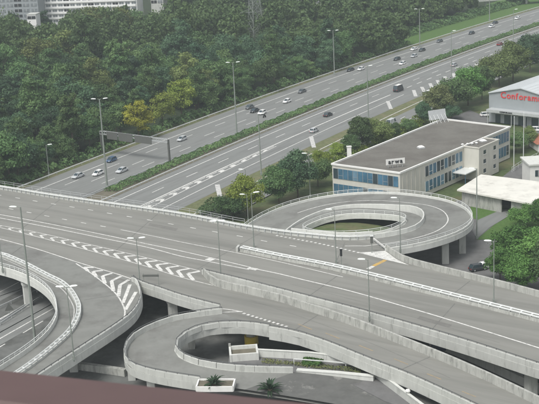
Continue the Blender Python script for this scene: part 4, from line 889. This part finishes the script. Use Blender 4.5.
MB().box((0, 0, hch/2-5), 1.15, 1.15, hch+10).build('shaft', M['white'], ch); MB().box((0, 0, hch+.06), 1.4, 1.4, .12).build('cap', M['concrete_white'], ch)
# ------------------------------------------------------------------ furniture store
st = empty('furniture_store', label='grey clad furniture store with pale gabled roof and red lettering', cat='building')
s0 = W(489, 121.5); s1 = W(541, 127.5); dS = (s1-s0); uS = dS.normalized(); s2 = s0+uS*42; nS = Vector((uS.y, -uS.x, 0)); back = -nS
hE = fit_h(s0, 93.0); sm = s0+uS*((W(521, 125.2)-s0).dot(uS)); hR = fit_h(sm, 88.6); LS = 42; wS = (sm-s0).length
bk = (W(539, 76, hE)-W(488.5, 92.6, hE)); bdir = Vector((-uS.y, uS.x, 0)); dep = 46
q0, q1, q2 = s0, sm, s0+uS*(2*wS); Zv = lambda p, z: Vector((p.x, p.y, z))
mb = MB(); mb.add([q0, q2, Zv(q2, hE), Zv(q1, hR), Zv(q0, hE)], [(0, 1, 2, 3, 4)]); k0, k1, k2 = q0+bdir*dep, q1+bdir*dep, q2+bdir*dep
mb.add([q0, k0, Zv(k0, hE), Zv(q0, hE)], [(0, 1, 2, 3)]); mb.add([q2, k2, Zv(k2, hE), Zv(q2, hE)], [(0, 1, 2, 3)]); mb.add([k0, k2, Zv(k2, hE), Zv(k1, hR), Zv(k0, hE)], [(0, 1, 2, 3, 4)]); mb.build('wall', M['cladding'], st)
ov = -bdir*.5-uS*0
for (a, b, za, zb) in ((q0, q1, hE, hR), (q1, q2, hR, hE)):
    mb = MB(); vs = [Zv(a+ov, za+.03), Zv(b+ov, zb+.03), Zv(b+bdir*dep, zb+.03), Zv(a+bdir*dep, za+.03)]; vs += [v+Vector((0, 0, .3)) for v in vs]
    mb.add(vs, [(3, 2, 1, 0), (4, 5, 6, 7), (0, 1, 5, 4), (1, 2, 6, 5), (2, 3, 7, 6), (3, 0, 4, 7)]); r_ = mb.build('roof', M['roof_pale'], st)
    for k in range(1, 8):
        f = k/8; p0 = Zv(a.lerp(b, f)+ov, za+(zb-za)*f+.34); p1 = p0+(bdir*dep-ov); MB().tube(p0, p1, .05, n=4).build('roof_seam', M['galv'], r_)
aS = math.atan2(uS.y, uS.x)
p = s0+uS*((W(524, 125)-s0).dot(uS)); zt_ = fit_h(p, 97.6)
pl_ = W(502, 124); xr = (W(541, 127)-pl_).length
letters(st, 'Conforama', 2.85, Matrix.Translation(Zv(s0+uS*((W(521.3, 125)-s0).dot(uS))-bdir*.12, zt_+.1)) @ Matrix.Rotation(aS, 4, 'Z') @ Matrix.Rotation(math.radians(90), 4, 'X'), 'red', bold=.05)
Mx = Matrix.Translation(s0) @ Matrix.Rotation(aS, 4, 'Z'); zc = fit_h(s0, 108.5)
MB().box((LS/2*.9, -1.6, zc), LS*.86, 3.2, .9, Mx).build('canopy', M['galv'], st)
letters(st, 'CONFORAMA', .65, Mx @ Matrix.Translation((8.2, -3.28, zc)) @ Matrix.Rotation(math.radians(90), 4, 'X'), 'black')
for x, w in ((3.4, 1.8), (7.5, 3.4), (12.5, 3.0), (17.5, 3.4), (22, 3), (27, 3.6)):
    o = MB().box((x, -.06, 1.5), w, .14, 3.0, Mx).build('shop_window', M['glass'], st); MB().box((x, -.1, 3.05), w+.2, .2, .14, Mx).build('frame', M['galv_white'], o)
for x in (1.2, 10, 15, 20, 25, 30): MB().tube(Mx @ Vector((x, -2.9, -.1)), Mx @ Vector((x, -2.9, zc-.5)), .12).build('canopy_post', M['galv'], st)
# ------------------------------------------------------------------ white canopy building, small houses on the right
zw = 4.2
c0, c1_, c2, c3 = W(457, 189.5, zw), W(481, 174.3, zw), W(560, 184, zw), W(560, 209, zw)
wb = empty('canopy_building', label='long low building with a flat white roof right of the loop ramp', cat='building')
mb = MB(); vs = [c0, c3, c2, c1_]; vs += [v-Vector((0, 0, .4)) for v in vs]; mb.add(vs, [(0, 1, 2, 3), (7, 6, 5, 4), (0, 4, 5, 1), (1, 5, 6, 2), (2, 6, 7, 3), (3, 7, 4, 0)]); mb.build('roof', M['roof_white'], wb)
u = (c3-c0); u.z = 0; Lw = u.length; u.normalize(); inn = Vector((-u.y, u.x, 0)); g0 = Vector((c0.x, c0.y, 0))+inn*1.2+u*1.0; Mx = Matrix.Translation(g0) @ Matrix.Rotation(math.atan2(u.y, u.x), 4, 'Z'); zt_ = zw-.4
def wx(px): return (W(px, 205, 2)-g0).dot(u)
o1, o2, o3, o4 = wx(501.5), wx(515.5), wx(532), wx(536)
for a, b in ((0, o1), (o2, o3), (o4, Lw-2)):
    n = max(1, int((b-a)/3.2))
    for k in range(n):
        w = (b-a)/n; MB().box((a+(k+.5)*w, 0, zt_/2), w-.04, .3, zt_, Mx).build('wall_panel', M['concrete_old'], wb)
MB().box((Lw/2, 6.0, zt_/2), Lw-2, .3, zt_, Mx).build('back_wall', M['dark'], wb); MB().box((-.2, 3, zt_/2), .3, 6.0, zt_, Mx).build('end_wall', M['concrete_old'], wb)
sh = empty('small_house', W(531, 184), label='small white flat house cut by the right edge', cat='building'); Mx = Matrix.Translation(W(530, 187)) @ Matrix.Rotation(.05, 4, 'Z'); sh.location = (0, 0, 0)
hs_ = fit_h(W(530, 187), 165.5); MB().box((7, 4, hs_/2), 14, 8, hs_, Mx).build('wall', M['white'], sh); MB().box((7, 4, hs_+.2), 15, 9, .4, Mx).build('roof', M['concrete_white'], sh)
for k in range(3): o = MB().box((2.2+k*3.4, -.05, hs_*.62), 1.7, .14, 1.7, Mx).build('window', M['glass'], sh); MB().box((2.2+k*3.4, -.14, hs_*.62), .1, .06, 1.7, Mx).build('frame', M['white'], o)
th = empty('tiled_house', label='house with red tiled roof at the right edge', cat='building'); p0 = W(538, 152); hh = fit_h(p0, 144); Mx = Matrix.Translation(p0) @ Matrix.Rotation(.1, 4, 'Z'); MB().box((6, 4, hh/2), 12, 8, hh, Mx).build('wall', M['white'], th); mb = MB(); mb.add([Mx @ Vector(v) for v in ((-.6, -.6, hh), (12.6, -.6, hh), (12.6, 8.6, hh), (-.6, 8.6, hh), (3, 4, hh+2.6), (9, 4, hh+2.6))], [(0, 1, 5, 4), (1, 2, 5), (2, 3, 4, 5), (3, 0, 4), (3, 2, 1, 0)]); mb.build('roof', M['roof_tile'], th); MB().box((2, -.05, hh*.6), 1.2, .14, 1.4, Mx).build('window', M['glass'], th)
hf = empty('yard_fence', label='green wire fence along the lane behind the flagpoles', cat='fence'); Q = WL([(512, 172), (524, 164), (548, 153)], 0); b = MB(); b.sweep(Q, [(-.03, 1.4), (-.03, 1.5), (.03, 1.5), (.03, 1.4)]); b.sweep(Q, [(-.03, .7), (-.03, .76), (.03, .76), (.03, .7)]); b.build('rail', M['galv_white'], hf); b = MB()
for p in resample(Q, 2.5): b.box(p+Vector((0, 0, .7)), .1, .1, 1.6)
b.build('posts', M['galv_white'], hf)
# ------------------------------------------------------------------ distant buildings beyond the wood
def block(x0, x1, ybase, ytop, dep, label, m, floors, bays, name='apartment_block', balc=True, base_y=None, glassm='far_glass', rz=None):
    p0, p1 = W(x0, ybase, -.2), W(x1, ybase, -.2); p1 = Vector((p1.x, p0.y+(p1.y-p0.y)*.4, p0.z)); h = fit_h(p0, ytop); d = p1-p0; L = d.length; Mx = Matrix.Translation(p0) @ Matrix.Rotation(math.atan2(d.y, d.x), 4, 'Z')
    r = empty(name, label=label, cat='building'); MB().box((L/2, dep/2, h/2), L, dep, h, Mx).build('wall', M[m], r); MB().box((L/2, dep/2, h+.2), L+.4, dep+.4, .4, Mx).build('roof', M['concrete'], r)
    fh = 2.9; nf = min(floors, int(h/fh)); bw = L/bays
    for f in range(nf):
        z = h-(f+1)*fh+1.3
        if balc: MB().box((L/2, -.5, z-.75), L*.98, 1.0, 1.0, Mx).build('balcony', M['far_white'], r)
        for k in range(bays):
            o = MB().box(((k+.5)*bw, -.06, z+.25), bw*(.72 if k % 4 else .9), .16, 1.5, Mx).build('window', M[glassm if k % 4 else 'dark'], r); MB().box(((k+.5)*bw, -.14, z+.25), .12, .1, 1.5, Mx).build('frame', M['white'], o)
    return r
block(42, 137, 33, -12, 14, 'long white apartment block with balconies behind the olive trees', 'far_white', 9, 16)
block(-14, 39, 38, -12, 12, 'grey blue apartment block in the top left corner', 'cladding', 9, 7, balc=False)
block(30, 38.5, 46, 15, 7, 'narrow white gable building in front of the grey block', 'far_white', 1, 1, name='gable_building', balc=False)
block(153, 165, 30, -6, 9, 'pale box building above the treetops right of the apartment block', 'concrete', 2, 2, name='pale_building', balc=False)
block(298, 309, 30, 1, 10, 'pale house glimpsed through trees at the top middle', 'concrete', 2, 2, name='far_house', balc=False); block(312, 322, 28, -1, 10, 'white house glimpsed through trees right of the pylon', 'white', 2, 2, name='far_house', balc=False)
ob_ = empty('overpass', label='far pale overpass crossing behind the motorway at top right', cat='bridge'); a = MW(392, -34); bb = MW(440, 6); z7 = Vector((0, 0, 4.5))
Q = [a+z7, (a+bb)/2+z7, bb+z7]; MB().sweep(Q, [(-4, -.9), (-4, 0), (4, 0), (4, -.9)]).build('deck', M['concrete'], ob_)
for s_ in (-4, 3.75): MB().sweep(Q, [(s_, 0), (s_, .9), (s_+.25, .9), (s_+.25, 0)]).build('parapet', M['concrete_white'], ob_)
for f in (.1, .5, .9): p = a.lerp(bb, f); MB().box((p.x, p.y, 1.7), 1, 1, 4.2).build('pier', M['concrete'], ob_)
ground_poly('far_lawn', [(490, 24), (497, 8), (540, 2), (540, 8)], .02, 'lawn') if False else None
mb = MB(); mb.strip(mline(262, 470, -.5, .0), mline(262, 470, -22, .0, o1=-40)); tag(mb.build('grass_bank', M['lawn']), kind='structure')
# ------------------------------------------------------------------ vehicles
def car_meshes(kind):
    L, w, h, hb, nose, tail = dict(hatch=(4.1, 1.75, 1.48, .85, .95, .25), sedan=(4.6, 1.8, 1.44, .86, 1.15, .75), suv=(4.7, 1.9, 1.75, 1.0, 1.1, .2), van=(5.2, 1.98, 2.25, 1.15, .8, .05))[kind]
    x0, x1 = -L/2, L/2
    # body: stations along x with half width and heights (lower shell)
    b = MB(); st_ = [(x0, .82, .35, hb*.82), (x0+.12, .95, .25, hb*.96), (x0+tail+.2, 1, .2, hb), (0, 1, .2, hb), (x1-nose, 1, .2, hb*.97), (x1-.35, .95, .22, hb*.82), (x1, .8, .35, hb*.62)]
    rings = []
    for x, k, zl, zh in st_:
        hw_ = w/2*k; rings.append([Vector((x, -hw_*.94, zl)), Vector((x, -hw_, (zl+zh)*.5)), Vector((x, -hw_*.93, zh-.04)), Vector((x, -hw_*.78, zh)), Vector((x, hw_*.78, zh)), Vector((x, hw_*.93, zh-.04)), Vector((x, hw_, (zl+zh)*.5)), Vector((x, hw_*.94, zl))])
    vs = [v for r in rings for v in r]; fs = []
    for i in range(len(rings)-1):
        for j in range(8): fs.append((i*8+j, i*8+(j+1) % 8, i*8+8+(j+1) % 8, i*8+8+j))
    fs += [tuple(range(8))[::-1], tuple(range((len(rings)-1)*8, len(rings)*8))]; b.add(vs, fs)
    # roof slab
    xa, xb = x0+tail+.35, x1-nose-.75 if kind != 'van' else x1-nose-.35; hw_ = w/2*.74
    b.add([(xa, -hw_, h-.06), (xb, -hw_, h-.06), (xb, hw_, h-.06), (xa, hw_, h-.06), (xa+.15, -hw_*.9, h), (xb-.15, -hw_*.9, h), (xb-.15, hw_*.9, h), (xa+.15, hw_*.9, h)], [(0, 1, 5, 4), (1, 2, 6, 5), (2, 3, 7, 6), (3, 0, 4, 7), (4, 5, 6, 7), (3, 2, 1, 0)])
    pil = w/2*.76
    for s_ in (-1, 1):   # pillars
        for (p, q) in (((x0+tail, s_*w/2*.84, hb-.03), (xa, s_*hw_, h-.05)), ((x1-nose+.1, s_*w/2*.84, hb-.05), (xb, s_*hw_, h-.05)), ((-.1, s_*w/2*.86, hb-.03), (-.1, s_*hw_, h-.05))): b.tube(p, q, .06, n=5)
    if kind == 'van':
        for s_ in (-1, 1): b.add([(x0+.1, s_*w/2*.86, hb-.05), (.7, s_*w/2*.86, hb-.05), (.7, s_*hw_*1.02, h-.04), (x0+.3, s_*hw_*1.02, h-.04)], [(0, 1, 2, 3)])
    body = b.mesh('body', False)
    g_ = MB(); y0, y1 = w/2*.81, hw_*.985; g_.add([(x0+tail+.02, -y0, hb-.06), (x1-nose+.08, -y0, hb-.08), (x1-nose+.08, y0, hb-.08), (x0+tail+.02, y0, hb-.06), (xa, -y1, h-.07), (xb, -y1, h-.07), (xb, y1, h-.07), (xa, y1, h-.07)], [(0, 1, 5, 4), (1, 2, 6, 5), (2, 3, 7, 6), (3, 0, 4, 7)]); gl_ = g_.mesh('windows'); gl_.materials.append(M['glass'])
    ty = MB(); ty.tube((0, -.11, 0), (0, .11, 0), .33, n=16); tyre = ty.mesh('tyre'); tyre.materials.append(M['tyre']); rm = MB(); rm.tube((0, -.125, 0), (0, .125, 0), .2, n=12); rim = rm.mesh('rim'); rim.materials.append(M['rim'])
    hl = MB(); hl.box((0, 0, 0), .16, .36, .14); hlm = hl.mesh('headlight'); hlm.materials.append(M['light_clear']); tl = MB(); tl.box((0, 0, 0), .1, .3, .2); tlm = tl.mesh('tail_light'); tlm.materials.append(M['light_red'])
    mi = MB(); mi.box((0, 0, 0), .14, .2, .13); mim = mi.mesh('mirror'); mim.materials.append(M['black'])
    return dict(L=L, w=w, hb=hb, nose=nose, body=body, glass=gl_, tyre=tyre, rim=rim, hl=hlm, tl=tlm, mirror=mim)
CARS = {k: car_meshes(k) for k in ('hatch', 'sedan', 'suv', 'van')}
def car(kind, col, p, rz, label, group, roof=None):
    K = CARS[kind]; r = empty('van' if kind == 'van' else 'car', p, rz, label=label, cat='van' if kind == 'van' else 'car', group=group)
    def ch(nm, me, loc, par=r):
        o = bpy.data.objects.new(nm, me); C.objects.link(o); o.parent = par; o.location = loc; return o
    if len(K['body'].materials) == 0: K['body'].materials.append(M['car_white'])
    bo = ch('body', K['body'], (0, 0, 0)); bo.material_slots[0].link = 'OBJECT'; bo.material_slots[0].material = M[col]
    ch('windows', K['glass'], (0, 0, 0)); L, w, hb = K['L'], K['w'], K['hb']
    for x in (-L/2+.8, L/2-.85):
        for y in (-w/2+.12, w/2-.12):
            t = ch('wheel', K['tyre'], (x, y, .33)); ch('rim', K['rim'], (0, 0, 0), t)
    for y in (-w/2+.32, w/2-.32):
        ch('headlight', K['hl'], (L/2-.08, y, hb*.66)); ch('tail_light', K['tl'], (-L/2+.02, y, hb*.72))
    for y in (-w/2-.05, w/2+.05): ch('mirror', K['mirror'], (L/2-K['nose']-.3, y, hb+.05))
    if roof: MB().box((-.1, 0, 1.79 if kind == 'suv' else 2.27), 3.2, 1.3, .06).build('roof_panel', M[roof], r)
    return r
gF, gN = 'cars on the far carriageway', 'cars on the near carriageway'
def mcar(kind, col, px, py, label, away=False, **kw):
    p = W(px, py); t, o_ = to_m(p); tg = MT(t); a = math.atan2(tg.y, tg.x)+(0 if away else math.pi); return car(kind, col, Vector((p.x, p.y, .01)), a, label, gN if away else gF, **kw)
for q in (('sedan', 'car_silver', 78, 177.5, 'silver car nearest the viaduct on the far carriageway'), ('hatch', 'car_white', 98, 175, 'white hatchback second from the viaduct on the far carriageway'), ('sedan', 'car_silver', 122, 172, 'silver saloon below the dark blue car by the gantry'), ('hatch', 'car_blue', 111.5, 161.5, 'dark blue car beside the tall lamp mast at left'),
          ('hatch', 'car_silver', 182, 140.5, 'silver car just passed under the gantry beam'), ('sedan', 'car_grey', 249.5, 108.5, 'grey car at the rear of the cluster by the hedge lamp mast'), ('sedan', 'car_dark', 254.5, 112, 'black car in the middle of the three-car cluster'), ('hatch', 'car_white', 262, 114, 'white car on the hedge side of the three-car cluster'),
          ('hatch', 'car_white', 287, 102.5, 'white car alone between two groups on the far carriageway'), ('sedan', 'car_grey', 302, 92.5, 'dark grey car alone right of the lone white car'), ('sedan', 'car_dark', 350.5, 71, 'black car beside a white car by the upper middle lamp mast'), ('hatch', 'car_white', 361, 70, 'white car beside a black car by the upper middle lamp mast'),
          ('sedan', 'car_dark', 397, 60, 'dark car in the outer lane left of the upper right lamp mast'), ('hatch', 'car_white', 402.5, 64.5, 'small white car on the hedge side at upper right'), ('sedan', 'car_white', 414, 50, 'white car close to the foot of the upper right lamp mast'), ('sedan', 'car_dark', 422, 51, 'dark car right behind the white car at upper right lamp mast'), ('hatch', 'car_silver', 414, 57, 'silver car in the middle lane at upper right'),
          ('sedan', 'car_grey', 439.5, 42, 'grey car alone right of the upper right lamp mast'), ('sedan', 'car_dark', 471.5, 34, 'dark car left of the cut-off lamp mast'), ('hatch', 'car_white', 491.5, 27.3, 'white car below the cut-off lamp mast'), ('sedan', 'car_dark', 495, 23.7, 'dark car above the white car at the cut-off lamp mast'), ('hatch', 'car_white', 517.5, 19, 'white car farthest right on the far carriageway')): mcar(*q)
mcar('sedan', 'car_dark', 328, 116, 'black car leading the silver car on the near carriageway', True); mcar('hatch', 'car_silver', 314, 132, 'silver car on the near carriageway by the white hatch bar', True)
mcar('van', 'car_dark', 398.5, 91, 'big black van-like car with a white roof on the near carriageway', True, roof='white').scale = (1.08, 1.08, 1.08); mcar('hatch', 'car_silver', 454, 66, 'silver car above the striped wedge', True); mcar('sedan', 'car_red', 500, 45, 'dark red car at the far end of the near carriageway', True); mcar('hatch', 'car_silver', 523.3, 38, 'silver car farthest right on the near carriageway', True)
mcar('van', 'car_white', 429, 96, 'white van on the slip road beside the trees', True); mcar('van', 'car_silver', 391.5, 125, 'pale van half hidden by trees on the slip road', True)
car('hatch', 'car_white', W(486, 116), .1, 'white car parked at the corner of the furniture store', 'parked cars'); car('hatch', 'car_white', W(537, 131), -.2, 'white car parked at the right edge before the store', 'parked cars')
car('hatch', 'car_dark', W(478, 270), .35, 'dark car parked below the trees beside the viaduct wall', 'parked cars'); car('sedan', 'car_white', W(486, 268), .35, 'white roofed car parked under the fresh green trees', 'parked cars')
car('van', 'car_navy', W(446, 350), -.35, 'dark blue van seen in the gap below the viaduct', 'parked cars')
mo = empty('motorcycle', W(264.5, 117.5), math.atan2(-MD.y, -MD.x), label='motorcycle with rider beside the three-car cluster', cat='motorcycle')
for x in (-.65, .65): b = MB(); b.tube((x, -.07, .32), (x, .07, .32), .32, n=14); b.build('wheel', M['tyre'], mo)
b = MB(); b.box((0, 0, .65), 1.1, .32, .45); b.box((.5, 0, .95), .2, .6, .1); b.build('frame', M['black'], mo)
rd = MB(); rd.tube((-.15, 0, .75), (.1, 0, 1.35), .22, .2, n=10); rd.tube((.1, 0, 1.35), (.14, 0, 1.45), .09, n=8); rd.tube((.14, 0, 1.42), (.16, 0, 1.72), .14, .12, n=10)
for s_ in (-1, 1): rd.tube((.1, s_*.2, 1.28), (.5, s_*.28, 1.02), .07, .05, n=6); rd.tube((-.1, s_*.14, .8), (.3, s_*.2, .55), .1, .08, n=6)
rdo = rd.build('person', M['black']); rdo.parent = None; rdo.location = mo.location; rdo.rotation_euler = mo.rotation_euler; tag(rdo, 'person in dark riding gear leaning forward on the motorcycle', 'person')
# ------------------------------------------------------------------ the viewer's own tower with its painted sill
vt = empty('viewing_tower', label='mauve painted roof parapet of the tall building along the bottom', cat='building')
zs_ = CAMH-.42; e0, e1_ = W(-60, 360.8, zs_), W(420, 412.5, zs_); dd = e1_-e0; e0 = e0-dd*1.2; e1_ = e1_+dd*1.2; dd = e1_-e0; Ls = dd.length; Mx = Matrix.Translation(e0) @ Matrix.Rotation(math.atan2(dd.y, dd.x), 4, 'Z')
_q = W(0, 400.5, zs_)-e0; wdt = abs(_q.dot(Vector((dd.y, -dd.x, 0)).normalized()))
mb = MB(); mb.sweep([Mx @ Vector((0, 0, 0)), Mx @ Vector((Ls, 0, 0))], [(0, -.06), (0, -.006), (.006, 0), (wdt, .0), (wdt+.012, -.012), (wdt+.012, -.06)], 1); mb.build('sill', M['sill'], vt)
mb = MB(); mb.box((Ls/2, -wdt/2-.01, -.5), Ls, wdt-.03, .88, Mx); mb.build('parapet_wall', M['tower_wall'], vt)
MB().box((Ls/2, -3.2, -1.1), Ls, 6.6, .3, Mx).build('roof_slab', M['tower_wall'], vt); MB().box((Ls/2, -3.2, -1.26-43.1), Ls, 6.4, 86.0, Mx).build('wall', M['tower_wall'], vt)
# ------------------------------------------------------------------ air
hz = MB().add([(x, y, z) for x in (-1500, 1500) for y in (-60, 2500) for z in (-1.5, 96)], [(0, 1, 3, 2), (4, 6, 7, 5), (0, 4, 5, 1), (2, 3, 7, 6), (0, 2, 6, 4), (1, 5, 7, 3)])
vm = bpy.data.materials.new('haze'); vm.use_nodes = True; t = vm.node_tree; t.nodes.clear(); out = t.nodes.new('ShaderNodeOutputMaterial'); pv = t.nodes.new('ShaderNodeVolumePrincipled'); pv.inputs['Color'].default_value = (.84, .95, .98, 1); pv.inputs['Density'].default_value = .00022; t.links.new(pv.outputs[0], out.inputs['Volume'])
tag(hz.build('haze', vm), 'thin pale haze over the whole valley', 'haze', kind='stuff')
